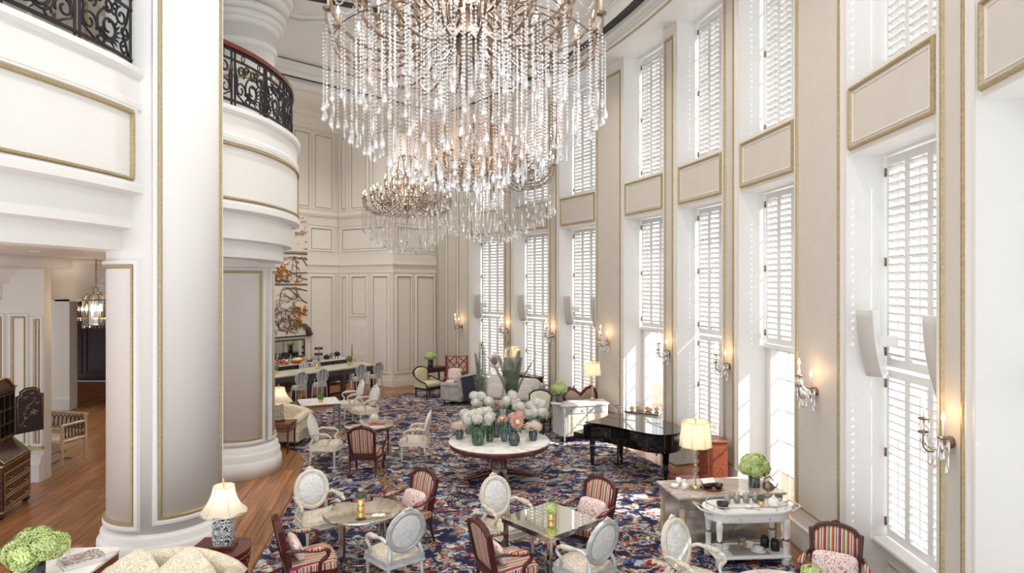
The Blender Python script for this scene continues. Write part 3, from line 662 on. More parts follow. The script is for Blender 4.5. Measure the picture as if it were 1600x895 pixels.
g = MB(); g.prism([onarc(t, RW+.85) for t in range(-40, 60, 4)]+[onarc(t, RW+30) for t in range(56, -41, -4)], -.5, -.25); struct('ground_added', g, mat('pale_paving', (.45, .44, .42), .8))  # unseen ground, added to cut light reaching the slats from below
rug = MB().prism(RUGP, 0, .014).build('rug', RUG); tag(rug, 'large navy, rust and cream patterned rug filling the lounge floor', 'rug')
# ------------------------------------------------------------------ chandeliers
def flame_mb(): return MB().lathe([(.004, 0), (.014, .012), (.016, .03), (.009, .055), (.001, .08)], 8)
FL_ME = flame_mb().mesh('flame', FLAME)
CA_ME = MB().lathe([(.011, 0), (.011, .10), (.008, .105)], 8).mesh('candle', CANDLE)
WCA_ME = MB().lathe([(.011, 0), (.011, .11), (.008, .115)], 8).mesh('candle', WCANDLE)
DROP_ME = MB().lathe([(.001, 0), (.006, -.012), (.004, -.022), (.012, -.04), (.026, -.085), (.020, -.108), (.001, -.125)], 6, smooth=False).mesh('crystal_drop', CRYSTAL)
SPEAR_ME = MB().lathe([(.001, 0), (.008, -.02), (.014, -.06), (.010, -.11), (.001, -.16)], 6, smooth=False).mesh('crystal_drop', CRYSTAL)
def beads(mb, P, sp=.024, r=.0105, seg=4):
    """octahedral beads along a polyline"""
    acc = 0
    for a, b in zip(P, P[1:]):
        a, b = Vector(a), Vector(b); L = (b-a).length
        if L < 1e-6: continue
        t = acc
        while t < L:
            p = a+(b-a)*(t/L); h = r*1.25
            mb.add([p+Vector((r, 0, 0)), p+Vector((0, r, 0)), p-Vector((r, 0, 0)), p-Vector((0, r, 0)), p+Vector((0, 0, h)), p-Vector((0, 0, h))],
                   [(0, 1, 4), (1, 2, 4), (2, 3, 4), (3, 0, 4), (1, 0, 5), (2, 1, 5), (3, 2, 5), (0, 3, 5)])
            t += sp
        acc = t-L
def chandelier(loc, label):
    t = thing('chandelier', label, 'chandelier', loc, .2, 'crystal chandeliers along the lounge')
    R = random.Random(3)
    st = MB(); st.lathe([(.001, -.42), (.02, -.38), (.012, -.30), (.05, -.2), (.02, -.1), (.09, 0), (.12, .08), (.05, .2), (.07, .35), (.03, .5), (.05, .62), (.025, .8), (.06, 1.0), (.02, 1.1), (.035, 1.3), (.015, 1.5), (.012, 3.84), (.10, 3.86), (.12, 3.9)], 12); st.build('stem', PBRASS, t)
    sw = MB()
    tiers = [(1.26, .28, -.12, 20, 0), (.98, .46, .16, 16, .2), (.66, .78, .5, 12, 0), (.38, 1.08, .86, 8, .3)]
    tips = []
    for ti, (r, zc, zd, n, ph) in enumerate(tiers):
        h0 = zd+.18
        arm = spline([(.07, 0, h0+.08), (.22*r+.06, 0, h0+.02), (.5*r, 0, zd+.02), (.78*r, 0, zd), (.97*r, 0, (zd+zc)/2-.03), (r*1.01, 0, zc-.05), (r, 0, zc)], 5)
        scr = [(r*.55+(.16*r)*cos(rad(a))*(1-a/700), 0, zd+.13*r+.05+(.13*r)*sin(rad(a))*(1-a/700)) for a in range(-60, 400, 30)]
        m = MB(); m.tube(arm, .0145, 6); m.tube(scr, .009, 5); m.lathe([(.012, zc), (.05, zc+.012), (.055, zc+.028), (.014, zc+.03), (.014, zc+.04)], 10, (r, 0, 0)); am = m.mesh('arm', PBRASS)
        gl = MB(); beads(gl, [(x, y, z+.025) for x, y, z in arm], .036, .0095); gm = gl.mesh('bead_garland', CRYSTAL)
        tl = []
        for k in range(n):
            a = 2*pi*k/n+ph; tl.append((r*cos(a), r*sin(a), zc))
            o = inst('arm', am, t, rot=(0, 0, a)); inst('candle', CA_ME, o, (r, 0, zc+.04)); inst('flame', FL_ME, o, (r, 0, zc+.145))
            inst('bead_garland', gm, o, kind='stuff')
        tips.append(tl)
        hoop = [(r*.97*cos(i*pi/24), r*.97*sin(i*pi/24), zd+.10) for i in range(48)]
        MB().tube(hoop, .007, 5, True).build('hoop', PBRASS, t)
        for k in range(n):          # swags between neighbouring candles and up to the tier above
            p, q = Vector(tl[k]), Vector(tl[(k+1) % n])
            beads(sw, [tuple(p.lerp(q, s/8)-Vector((0, 0, .16*(1-(s/4-1)**2)))) for s in range(9)], .028, .0095)
    for ta, tb in zip(tips, tips[1:]):
        for k, p in enumerate(ta):
            q = tb[k*len(tb)//len(ta)]; p, q = Vector(p), Vector(q)
            beads(sw, [tuple(p.lerp(q, s/8)-Vector((0, 0, .22*(1-(s/4-1)**2)))) for s in range(9)], .03, .009)
    for k in range(8):
        a = 2*pi*k/8; pts = [(.04+.26*sin(rad(s)*1.0), 0, 1.12+.42*(s/180)-.12*sin(rad(2*s))) for s in range(0, 181, 20)]
        pts += [(.10+.07*cos(rad(s)), 0, 1.50+.07*sin(rad(s))) for s in range(150, -120, -45)]
        m = MB().tube(pts, .010, 6); m.v = [(x*cos(a)-y*sin(a), x*sin(a)+y*cos(a), z) for x, y, z in m.v]; m.build('crown_scroll', PBRASS, t)
    sw.build('bead_swags', CRYSTAL, t, kind='stuff')
    cur = MB(); nd_ = 0
    rings = [(1.30, 46, .0, -.56, .05), (1.22, 30, .0, -.64, .05), (1.06, 40, .0, -.78, .05), (.90, 36, .02, -.90, .05), (.72, 32, .02, -1.0, .05), (.54, 26, .02, -1.08, .04), (.36, 18, .02, -1.14, .03), (.18, 10, .02, -1.19, .02),
             (.95, 34, .24, -.40, .10), (.64, 26, .60, .0, .12), (.36, 16, .95, .4, .1)]
    for r, n, z0, z1, jit in rings:
        for k in range(n):
            a = 2*pi*(k+.3*R.random())/n; x, y = r*cos(a), r*sin(a); zb = z1+R.uniform(-jit, jit)
            beads(cur, [(x, y, z0), (x, y, zb)], .033, .0118)
            s = R.uniform(.8, 1.15); nd_ += 1
            inst('crystal_drop', DROP_ME if R.random() < .7 else SPEAR_ME, t, (x, y, zb), (0, 0, R.random()*3), (s, s, s*1.05))
    cur.build('bead_curtain', CRYSTAL, t, kind='stuff')
    light('candle_glow', (0, 0, .55), 55, (1, .90, .78), .5, t)
    return t
CH = chandelier((-.43, 6.05, 6.0), 'largest, nearest crystal chandelier hung at the top of the view')
def dup_all(r0, label, loc, rz):
    r = dup(r0, label, loc, rz); return r
dup_all(CH, 'middle crystal chandelier, half hidden behind the largest one', (-.42, 13.1, 5.95), .9)
dup_all(CH, 'smallest, farthest crystal chandelier before the panelled alcove', (-3.05, 18.7, 6.0), .5)
# ------------------------------------------------------------------ wall sconces and speakers
def at_wall(th, n, z, u=0):
    x, y = onarc(th, RW-n); return (x, y, z), rad(th)+pi/2      # local +Y points into the room, towards the crescent's centre
def sconce(loc, rz, label):
    t = thing('wall_sconce', label, 'wall lamp', loc, rz, 'crystal candle sconces on the piers'); R = random.Random(5)
    MB().lathe([(.001, -.07), (.05, -.05), (.06, 0), (.05, .05), (.001, .07)], 12, smooth=True).build('backplate', PBRASS, t).rotation_euler = (-pi/2, 0, 0)
    dm = [DROP_ME, SPEAR_ME]
    for dx, yy, zz in ((-.17, .14, .06), (.0, .22, .20), (.17, .14, .04)):
        m = MB().tube(spline([(0, .02, 0), (dx*.4, yy*.6, -.09), (dx*.9, yy, -.05), (dx, yy, zz-.03), (dx, yy, zz)], 4), .008, 6); m.lathe([(.01, zz), (.045, zz+.01), (.05, zz+.025), (.012, zz+.03)], 10, (dx, yy, 0))
        a = m.build('arm', PBRASS, t); inst('candle', WCA_ME, a, (dx, yy, zz+.03), None, (1, 1, 1.3)); inst('flame', FL_ME, a, (dx, yy, zz+.17), None, (1.15, 1.15, 1.15))
        for k in range(5):
            an = k*2*pi/5; inst('crystal_drop', dm[k % 2], a, (dx+.05*cos(an), yy+.05*sin(an), zz+.005), None, (.75, .75, .75))
    for k in range(18):
        inst('crystal_drop', dm[k % 2], t, (R.uniform(-.17, .17), R.uniform(.04, .18), .06-R.uniform(0, .22)), None, (.85, .85, .95))
    sw = MB()
    for a, b in (((-.17, .14, .06), (0, .22, .2)), ((0, .22, .2), (.17, .14, .04)), ((-.17, .14, .06), (0, .02, .02)), ((.17, .14, .04), (0, .02, .02))):
        p, q = Vector(a), Vector(b); beads(sw, [tuple(p.lerp(q, s/6)-Vector((0, 0, .08*(1-(s/3-1)**2)))) for s in range(7)], .022, .009)
    sw.build('bead_swags', CRYSTAL, t, kind='stuff')
    light('candle_glow', (0, .17, .27), 1.6, (1, .58, .26), .04, t)
    return t
TH = [(-6.05, 'largest, nearest crystal sconce, by the right edge of the view'), (2.1, 'crystal sconce on the wide pier above the trolley'), (9.9, 'crystal sconce on the narrow pier right of the piano'),
      (16.5, 'crystal sconce on the narrow pier above the dome pastry cart'), (24.1, 'crystal sconce on the wide pier above the sideboard lamp'), (31.8, 'third crystal sconce from the far end of the window wall'),
      (38.45, 'second crystal sconce from the far end of the window wall')]
S0 = None
for th, lb in TH:
    loc, rz = at_wall(th, .055, 2.33)
    if S0 is None: S0 = sconce(loc, rz, lb)
    else: dup(S0, lb, loc, rz)
dup(S0, 'farthest crystal sconce, above the red fretwork chair', (-1.79+-.03, 22.75, 2.33), atan2(3.1, -1.5))
def speaker(loc, rz, label):
    t = thing('wall_speaker', label, 'speaker', loc, rz, 'curved column speakers in the window recesses')
    pts = [(.30-.34*(i/10)**1.0+.10*sin(pi*i/10), -.42+.084*i) for i in range(11)]
    sh, gr = MB(), MB()
    # local: x = out from the reveal (+X is into the opening), y = across
    V = []; G = []
    for i in range(11):
        z = .42-.084*i; x = .12-.22*(i/10)**2
        V += [(x-.15, -.11, z), (x+.0, -.11, z), (x, .11, z), (x-.15, .11, z)]
        G += [(x, -.105, z*.985), (x+.025, -.07, z*.985), (x+.033, 0, z*.985), (x+.025, .07, z*.985), (x, .105, z*.985)]
    F = [(i*4+j, i*4+(j+1) % 4, i*4+4+(j+1) % 4, i*4+4+j) for i in range(10) for j in range(4)]+[(0, 1, 2, 3), (43, 42, 41, 40)]
    sh.add(V, F); sh.build('housing', SPEAKW, t)
    gr.add(G, [(i*5+j, i*5+j+1, i*5+6+j, i*5+5+j) for i in range(10) for j in range(4)]+[(0, 1, 2, 3, 4), (54, 53, 52, 51, 50)], True); gr.build('grille', SPEAK, t)
    MB().box(-.04, .20, .05, .06, .22, .12).build('bracket', SPEAKW, t); MB().box(.0, 0, .46, .012, .012, .12).build('stay', SPEAKW, t)
    return t
# speakers hang on the far reveals, bracketed to the shutters
SP0 = None
def reveal(bi, far, d):
    a, b = BAYS[bi]; th = b if far else a
    p = Vector(onarc(th)); r = Vector((cos(rad(th)), sin(rad(th)))); tt = Vector((sin(rad(th)), -cos(rad(th))))*(1 if far else -1)
    return p+r*d, r, tt
for bi, far, lb in ((1, 1, 'largest curved grey speaker, in the window recess left of the nearest shutters'), (1, 0, 'curved grey speaker seen edge-on just above the nearest sconce'),
                    (5, 1, 'third grey curved speaker from the far end, over the sideboard flowers'), (5, 0, 'grey curved speaker seen edge-on above the sideboard lamp'), (6, 1, 'second grey curved speaker from the far end'), (7, 1, 'farthest grey curved speaker, right of the red fretwork chair')):
    p, r, tt = reveal(bi, far, .20 if far else .12); p = p+tt*.17
    # the grille looks back at the room and down the recess
    dv = ((tt if far else -tt)*.5-r*.85).normalized()
    z = 3.07; rz = atan2(dv.y, dv.x)
    if SP0 is None: SP0 = speaker((p.x, p.y, z), rz, lb)
    else: dup(SP0, lb, (p.x, p.y, z), rz)
# ------------------------------------------------------------------ lantern in the aisle
def lantern(loc, label, L):
    t = thing('hanging_lantern', label, 'pendant lamp', loc)
    ch = MB()
    for k in range(int(L/.055)):
        z = .42+k*.055; ang = (k % 2)*pi/2
        ch.tube([(.016*cos(a)*cos(ang), .016*cos(a)*sin(ang), z+.034*sin(a)) for a in [i*pi/5 for i in range(10)]], .005, 4, True)
    ch.build('chain', PBRASS, t)
    fr = MB(); r = .235
    for z in (-.33, .17): fr.tube([(r*cos(i*pi/12), r*sin(i*pi/12), z) for i in range(24)], .012, 5, True)
    for k in range(8):
        a = k*pi/4; fr.tube([(r*cos(a), r*sin(a), -.33), (r*cos(a), r*sin(a), .17)]+[(r*cos(rad(b))*cos(a), r*cos(rad(b))*sin(a), .17+.17*sin(rad(b))) for b in (30, 60, 85)], .008, 5)
    fr.tube([(.05*cos(i*pi/6), 0, .39+.05*sin(i*pi/6)) for i in range(12)], .008, 5, True); fr.build('frame', PBRASS, t)
    for k in range(8):
        a = (k+.5)*pi/4; m = MB(); m.M = Matrix.Rotation(a, 4, 'Z'); m.box(r*.93, 0, -.08, .004, .165, .47); m.build('glass_panel', CLEAR, t)
    for k in range(4):
        a = k*pi/2; c = inst('candle', CA_ME, t, (.09*cos(a), .09*sin(a), -.22), None, (1.2, 1.2, 1.6)); inst('flame', FL_ME, c, (0, 0, .10), None, (1.6, 1.6, 1.2))
    cl = MB()
    for k in range(24):
        a = k*pi/12; beads(cl, [(r*cos(a), r*sin(a), -.34), (r*cos(a), r*sin(a), -.40)], .022, .010)
    cl.build('crystal_fringe', CRYSTAL, t, kind='stuff')
    light('candle_glow', (0, 0, -.02), 12, (1, .7, .42), .06, t); return t
lantern((-8.45, 13.0, 3.32), 'glass and brass lantern on a chain in the aisle left of the columns', .62)
lantern((-14.9, 22.3, 2.95), 'dim far lantern in the dark passage behind the aisle', .3)  # lantern added in place of a reflection
# ------------------------------------------------------------------ flowers
def hydrangea_head(r=.11, n=150, seed=1):
    R = random.Random(seed); m = MB(); m.ell((0, 0, 0), (r*.76, r*.76, r*.68), 10, 6)
    for k in range(n):
        z = 1-2*(k+.5)/n; a = k*2.39996; s = sqrt(1-z*z); d = Vector((s*cos(a), s*sin(a), z*.92)); rr = r*R.uniform(.80, 1.14); p = d*rr
        x = d.orthogonal().normalized(); y = d.cross(x); w = r*.22; ph = R.random()*2
        for q in range(4):
            b = ph+q*pi/2; e = x*cos(b)+y*sin(b); f = x*cos(b+pi/2)+y*sin(b+pi/2)
            m.add([p, p+(e*.8+f*.5)*w+d*w*.45, p+e*w*1.3+d*w*.25, p+(e*.8-f*.5)*w+d*w*.45], [(0, 1, 2, 3)], True)
    return m
def leaf_mb(L=.14, w=.05):
    m = MB(); n = 6; V = []
    for i in range(n+1):
        t = i/n; ww = w*sin(pi*min(1, t*.97+.02))**.8; z = .25*L*t*(1-t)*2-.15*L*t*t
        V += [(-ww, L*t, z+ww*.25), (0, L*t, z), (ww, L*t, z+ww*.25)]
    F = [(i*3+j, i*3+j+1, i*3+4+j, i*3+3+j) for i in range(n) for j in range(2)]
    m.add(V, F, True); return m
HEADS = {}
def head_me(mt, r, n=150):
    k = (mt.name, r, n)
    if k not in HEADS: HEADS[k] = hydrangea_head(r, n, len(HEADS)).mesh('flower_head', mt)
    return HEADS[k]
LEAF_ME = leaf_mb().mesh('leaf', LEAF)
def vase_prof(kind, r, h):
    if kind == 'cyl': return [(r*.96, 0), (r, .01), (r, h), (r*.93, h), (r*.92, .02), (.001, .02)]
    if kind == 'barrel': return [(r*.72, 0), (r*.86, h*.1), (r, h*.4), (r*.98, h*.7), (r*.80, h*.96), (r*.82, h), (r*.74, h), (r*.72, h*.9), (r*.85, h*.4), (.001, h*.08)]
    if kind == 'tall': return [(r*.8, 0), (r, h*.12), (r*.95, h*.7), (r*.8, h*.94), (r*.9, h), (r*.78, h), (r*.7, h*.9), (.001, h*.3)]
    if kind == 'bud': return [(r*.7, 0), (r, h*.3), (r*.95, h*.55), (r*.55, h*.88), (r*.6, h), (r*.5, h), (r*.5, h*.85), (.001, h*.2)]
def bouquet(name, label, loc, kind, r, h, vm, pet, heads, hr=.11, leaves=5, rz=0, group=None, n=150, cat='flowers'):
    t = thing(name, label, cat, loc, rz, group); R = random.Random(sum(map(ord, name)) % 97+int(loc[0]*100)+500)
    MB().lathe(vase_prof(kind, r, h), 20).build('vase', vm, t)
    st = MB()
    if pet is WPET and n > 100: heads = [q for p in heads for q in (p, (p[0]+R.uniform(-.08, .08), p[1]+R.uniform(-.08, .08), p[2]+R.uniform(-.06, .06)))]; hr *= .8; n = 110
    for x, y, z in heads:
        st.tube([(x*.2, y*.2, .03), (x*.45, y*.45, h), (x, y, z)], .006, 4)
        inst('flower_head', head_me(pet, hr, n), t, (x, y, z), (R.uniform(-.4, .4), R.uniform(-.4, .4), R.random()*6), (1, 1, 1))
    st.build('stems', LEAF, t)
    for k in range(leaves):
        a = 2*pi*(k+.4*R.random())/leaves; inst('leaf', LEAF_ME, t, (r*.8*cos(a), r*.8*sin(a), h+.015), (R.uniform(-.2, .5), 0, a-pi/2), (1, R.uniform(.7, 1.1), 1))
    return t
# ------------------------------------------------------------------ lamps
def lamp_shade(m, r0, r1, h, n, z, flare=1.6, waist=0, scallop=0):
    V = []; k = 6; N = n*4
    for j in range(k+1):
        t = j/k; r = r0+(r1-r0)*(t**flare)
        for i in range(N):
            f = (i % 4)/4; s = 1-.05*sin(pi*f)-scallop*.0
            a = 2*pi*i/N; V.append((r*s*cos(a), r*s*sin(a), z+h*(1-t)-(scallop*sin(pi*f)*-1 if j == k else 0)))
    m.add(V, [(j*N+i, j*N+(i+1) % N, (j+1)*N+(i+1) % N, (j+1)*N+i) for j in range(k) for i in range(N)], True); return m
def shade_ribs(t, r0, r1, h, n, z, flare, mt):
    m = MB()
    for i in range(n):
        a = 2*pi*i/n; m.tube([((r0+(r1-r0)*(j/6)**flare+.002)*cos(a), (r0+(r1-r0)*(j/6)**flare+.002)*sin(a), z+h*(1-j/6)) for j in range(7)], .004, 4)
    for rr, zz in ((r0, z+h), (r1, z)): m.tube([(rr*(1-.05*abs(sin(n*i*pi/24/1.0)))*cos(i*pi/24), rr*(1-.05*abs(sin(n*i*pi/48)))*sin(i*pi/24), zz) for i in range(48)], .006, 4, True)
    m.build('shade_piping', mt, t)
# ------------------------------------------------------------------ chairs
def outline_oval(a, b, n=28): return [(a*cos(2*pi*i/n), b*sin(2*pi*i/n)) for i in range(n)]
def outline_cart(w, h, n=7):
    """camel-topped cartouche, z from 0 to h"""
    P = [(-w*.44, 0), (w*.44, 0)]; R = []
    for i in range(15):
        t = i/14; x = w*.5*(1-t*2)
        s = abs(x)/(w*.5); z = h-(.0 if s < .0 else h*.17*(s**2.2))-(.02 if .72 < s < .9 else 0)
        R.append((x, z))
    return P+[(w*.47, h*.45)]+R+[(-w*.47, h*.45)]
def inset(P, d):
    n = len(P); out = []
    A = sum(P[i][0]*P[(i+1) % n][1]-P[(i+1) % n][0]*P[i][1] for i in range(n)); sg = 1 if A > 0 else -1
    for i in range(n):
        p, q, r = Vector(P[i-1]), Vector(P[i]), Vector(P[(i+1) % n]); e1, e2 = (q-p), (r-q)
        e1 = e1.normalized() if e1.length else e1; e2 = e2.normalized() if e2.length else e2
        nn = Vector((-(e1.y+e2.y), e1.x+e2.x))*sg; nn = nn.normalized() if nn.length > 1e-6 else Vector((0, 0)); c = max(.5, nn.dot(Vector((-e1.y, e1.x))*sg)); out.append(tuple(q+nn*(d/c)))
    return out
def ring_plate(mb, P, Q, T, t0, t1):
    """frame between outlines P (outer) and Q (inner), T maps (x, z, n) to space"""
    n = len(P); V = [T(x, z, t0) for x, z in P]+[T(x, z, t1) for x, z in P]+[T(x, z, t0) for x, z in Q]+[T(x, z, t1) for x, z in Q]
    F = []
    for i in range(n):
        j = (i+1) % n; F += [(i, j, n+j, n+i), (2*n+j, 2*n+i, 3*n+i, 3*n+j), (n+i, n+j, 3*n+j, 3*n+i), (j, i, 2*n+i, 2*n+j)]
    return mb.add(V, F)
def pad_plate(mb, P, T, t0, t1, dome):
    n = len(P); c = Vector((sum(p[0] for p in P)/n, sum(p[1] for p in P)/n)); V = []; F = []
    L = [(1, t0), (1, t1), (.86, t1+dome*.6), (.5, t1+dome)]
    for s, h in L: V += [T(c.x+(x-c.x)*s, c.y+(z-c.y)*s, h) for x, z in P]
    V.append(T(c.x, c.y, t1+dome*1.05))
    for k in range(3): F += [(k*n+i, k*n+(i+1) % n, (k+1)*n+(i+1) % n, (k+1)*n+i) for i in range(n)]
    F += [(3*n+i, 3*n+(i+1) % n, len(V)-1) for i in range(n)]
    return mb.add(V, F, True)
def seat_outline(wf, wb, d, bow=.05, n=6):
    P = [(-wb/2, -d/2), (wb/2, -d/2), (wf/2, d/2-.06)]
    P += [(wf/2-.03-(wf-.06)*i/n, d/2-.02+bow*sin(pi*i/n)) for i in range(n+1)]
    return P+[(-wf/2, d/2-.06)]
def cushion(mb, P, z0, z1, dome):
    T = lambda x, z, n: (x, z, n); return pad_plate(mb, P, T, z0, z1, dome)
def oval_chair(label, loc, rz, frame=CREAMW, seatm=GOLDD, padm=SILVERD):
    t = thing('oval_back_armchair', label, 'chair', loc, rz, 'oval-backed cream armchairs')
    P = seat_outline(.60, .50, .54)
    m = MB(); m.prism(inset(P, -.015), .345, .42); m.prism(inset(P, -.028), .335, .352); m.build('seat_frame', frame, t)
    m = MB(); cushion(m, inset(P, .012), .40, .435, .045); m.build('seat_cushion', seatm, t)
    tl = rad(13); zc, yb = .755, -.285
    T = lambda x, z, n: (x, yb+n*cos(tl)-z*sin(tl), zc+z*cos(tl)+n*sin(tl))
    O = outline_oval(.265, .285); I = outline_oval(.205, .225); m = MB(); ring_plate(m, O, I, T, -.022, .022)
    m.tube([T(x, z, .012) for x, z in outline_oval(.238, .258)], .021, 6, True); m.tube([T(x, z, -.012) for x, z in outline_oval(.238, .258)], .018, 6, True)
    m.build('back_frame', frame, t)
    cr = MB()
    for x, z, r in ((0, .302, .022), (-.03, .298, .017), (.03, .298, .017), (0, .318, .014), (-.055, .29, .012), (.055, .29, .012)): cr.ell(T(x, z, 0), (r, r*.8, r), 8, 6)
    cr.build('crest_carving', frame, t)
    m = MB(); pad_plate(m, outline_oval(.207, .227), T, -.008, .012, .022); m.build('back_pad', padm, t)
    T2 = lambda x, z, n: T(x, z, -n); m = MB(); pad_plate(m, outline_oval(.207, .227), T2, .009, .013, .014); m.build('outer_back_pad', padm, t)
    for s in (-1, 1):
        m = MB(); m.tube(spline([T(s*.20, -.20, 0), (s*.225, yb+.0, .45), (s*.225, -.255, .38)], 4), [.026]*9, 8); m.build('back_stay', frame, t)
        m = MB(); m.tube([(s*.225, -.25, .40), (s*.23, -.27, .2), (s*.235, -.31, 0)], [.026, .022, .016], 8); m.build('leg', frame, t)
        m = MB(); m.lathe([(.014, 0), (.018, .02), (.016, .03), (.024, .26), (.030, .30), (.022, .31), (.034, .33), (.034, .42)], 10, (s*.265, .225, 0)); m.build('leg', frame, t)
        arm = spline([T(s*.255, -.10, 0), (s*.285, -.16, .70), (s*.31, .0, .665), (s*.315, .10, .665), (s*.315, .145, .65)], 5)
        m = MB(); m.tube(arm, [.021]*len(arm), 6, flat=1.3); m.tube(spline([(s*.315, .13, .66), (s*.318, .16, .60), (s*.30, .10, .52), (s*.285, .13, .43), (s*.28, .15, .37)], 5), [.023-.003*abs(i-10)/10 for i in range(21)], 6); a = m.build('arm', frame, t)
        m = MB(); m.tube([(s*.295, -.13, .70), (s*.308, -.04, .688), (s*.314, .06, .682), (s*.315, .11, .68)], [.014, .032, .033, .016], 8, flat=1.15); m.build('arm_pad', seatm, a)
    return t
def striped_chair(label, loc, rz, pillow=None, frame=MAHOG2, fab=STRIPE):
    t = thing('striped_armchair', label, 'chair', loc, rz, 'striped mahogany armchairs')
    P = seat_outline(.66, .54, .56)
    m = MB(); m.prism(inset(P, -.012), .33, .385); m.build('seat_frame', frame, t)
    m = MB(); m.prism(inset(P, -.003), .375, .43); cushion(m, P, .42, .45, .05); m.build('seat_cushion', fab, t)
    tl = rad(12); z0, yb = .40, -.27
    T = lambda x, z, n: (x, yb+n*cos(tl)-z*sin(tl), z0+z*cos(tl)+n*sin(tl))
    O = outline_cart(.58, .63); I = inset(O, .05); m = MB(); ring_plate(m, O, I, T, -.03, .03)
    for nn in (-.018, .018): m.tube([T(x, z, nn) for x, z in inset(O, .022)], .021, 6, True)
    m.build('back_frame', frame, t)
    m = MB()
    for x, z, r in ((0, .635, .022), (-.03, .628, .017), (.03, .628, .017)): m.ell(T(x, z, .01), (r, r, r), 8, 6)
    m.build('crest_carving', frame, t)
    m = MB(); pad_plate(m, inset(O, .048), T, -.005, .012, .03); m.build('back_pad', fab, t)
    T2 = lambda x, z, n: T(x, z, -n); m = MB(); pad_plate(m, inset(O, .048), T2, .006, .012, .012); m.build('outer_back_pad', fab, t)
    for s in (-1, 1):
        m = MB(); m.tube(spline([T(s*.255, .02, 0), (s*.255, -.265, .30), (s*.255, -.29, .15), (s*.262, -.34, 0)], 4), [.028-.001*i for i in range(13)], 8); m.build('leg', frame, t)
        m = MB(); m.tube(spline([(s*.285, .22, .38), (s*.30, .255, .28), (s*.28, .245, .14), (s*.275, .245, .05), (s*.285, .275, .0)], 4), [.036-.0014*i for i in range(15)]+[.018, .022], 8); m.build('leg', frame, t)
        arm = spline([T(s*.275, .27, 0), (s*.31, -.15, .655), (s*.335, .02, .635), (s*.335, .11, .635), (s*.335, .16, .615), (s*.335, .165, .59)], 5)
        m = MB(); m.tube(arm, [.020]*len(arm), 6, flat=1.3); m.tube(spline([(s*.335, .14, .625), (s*.33, .15, .56), (s*.312, .07, .48), (s*.305, .06, .37)], 6), [.024]*19, 6); a = m.build('arm', frame, t)
        m = MB(); m.tube([(s*.305, -.14, .675), (s*.325, -.04, .662), (s*.334, .06, .658), (s*.335, .10, .655)], [.014, .030, .030, .016], 8, flat=1.15); m.build('arm_pad', fab, a)
    if pillow:
        w = Matrix.Translation(loc) @ Matrix.Rotation(rz, 4, 'Z')
        q = MB(); q.M = Matrix.Rotation(rad(-62), 4, 'X'); q.ell((0, 0, 0), (.24, .05, .15) if False else (.24, .15, .06), 20, 10, 1, .45)
        o = q.build('cushion', TOILE); o.location = w @ Vector((0, -.155, .615)); o.rotation_euler = (0, 0, rz); tag(o, pillow, 'cushion', 'pink toile cushions on the striped chairs')
    return t
# ------------------------------------------------------------------ seating round the tables
PR = {}
def put_oval(label, x, y, fx, fy, **k):
    key = ('o', k.get('frame', CREAMW).name)
    if key not in PR: PR[key] = oval_chair(label, (x, y, .016), face(fx, fy), **k); return PR[key]
    return dup(PR[key], label, (x, y, .016), face(fx, fy))
def put_striped(label, x, y, fx, fy, pillow=None):
    if 's' not in PR: PR['s'] = striped_chair(label, (x, y, .022), face(fx, fy)); t = PR['s']
    else: t = dup(PR['s'], label, (x, y, .022), face(fx, fy))
    if pillow:
        w = Matrix.Translation((x, y, .016)) @ Matrix.Rotation(face(fx, fy), 4, 'Z')
        if 'c' not in PR:
            q = MB(); q.M = Matrix.Rotation(rad(-66), 4, 'X'); q.ell((0, 0, 0), (.24, .14, .065), 24, 10, .9, .5); PR['c'] = q.mesh('cushion', TOILE)
        o = inst('cushion', PR['c'], None, w @ Vector((0, -.165, .61)), (0, 0, face(fx, fy))); tag(o, pillow, 'cushion', 'pink toile cushions on the striped chairs')
    return t
put_oval('cream oval-back armchair at the upper left of the round mirrored table', -2.80, 9.30, .64, -.77)
put_striped('striped mahogany armchair at the right of the round mirrored table', -1.56, 9.35, -.66, -.75, 'pink toile cushion on the striped chair right of the round mirrored table')
put_striped('striped mahogany armchair in profile left of the round mirrored table', -2.48, 7.85, .88, .47, 'pink toile cushion on the leftmost striped chair')
put_oval('silver oval-back armchair seen from behind, below the round mirrored table', -1.48, 8.1, -.62, .78, frame=SILVERW)
put_oval('cream oval-back armchair at the upper left of the square mirrored table', -.06, 8.98, .62, -.78)
put_striped('striped mahogany armchair at the right of the square mirrored table', 1.02, 8.98, -.70, -.71, 'pink toile cushion on the striped chair right of the square mirrored table')
put_striped('striped mahogany armchair in profile left of the square mirrored table', -.06, 7.74, .88, .47, 'pink toile cushion on the striped chair left of the square mirrored table')
put_oval('silver oval-back armchair seen from behind, below the square mirrored table', .88, 7.75, -.66, .75, frame=SILVERW)
put_oval('cream oval-back armchair in front of the white trolley', 2.12, 7.30, .66, -.75)
put_striped('striped mahogany armchair by the window wall, nearest the right edge', 3.58, 7.12, -.5, -.86, 'pink toile cushion on the striped chair by the window wall')
put_striped('striped mahogany armchair seen from behind at the far round table', -2.93, 12.9, .04, 1)
put_oval('cream oval-back armchair in profile left of the far round table', -3.92, 13.55, 1, .02)
put_oval('cream oval-back armchair in profile right of the far round table', -2.12, 13.95, -1, .06)
put_oval('cream oval-back armchair nearer the carpet, right of the square marble table', -4.0, 17.35, -.80, -.60)
put_oval('cream oval-back armchair nearer the bar, right of the square marble table', -4.62, 18.3, -.88, -.48)
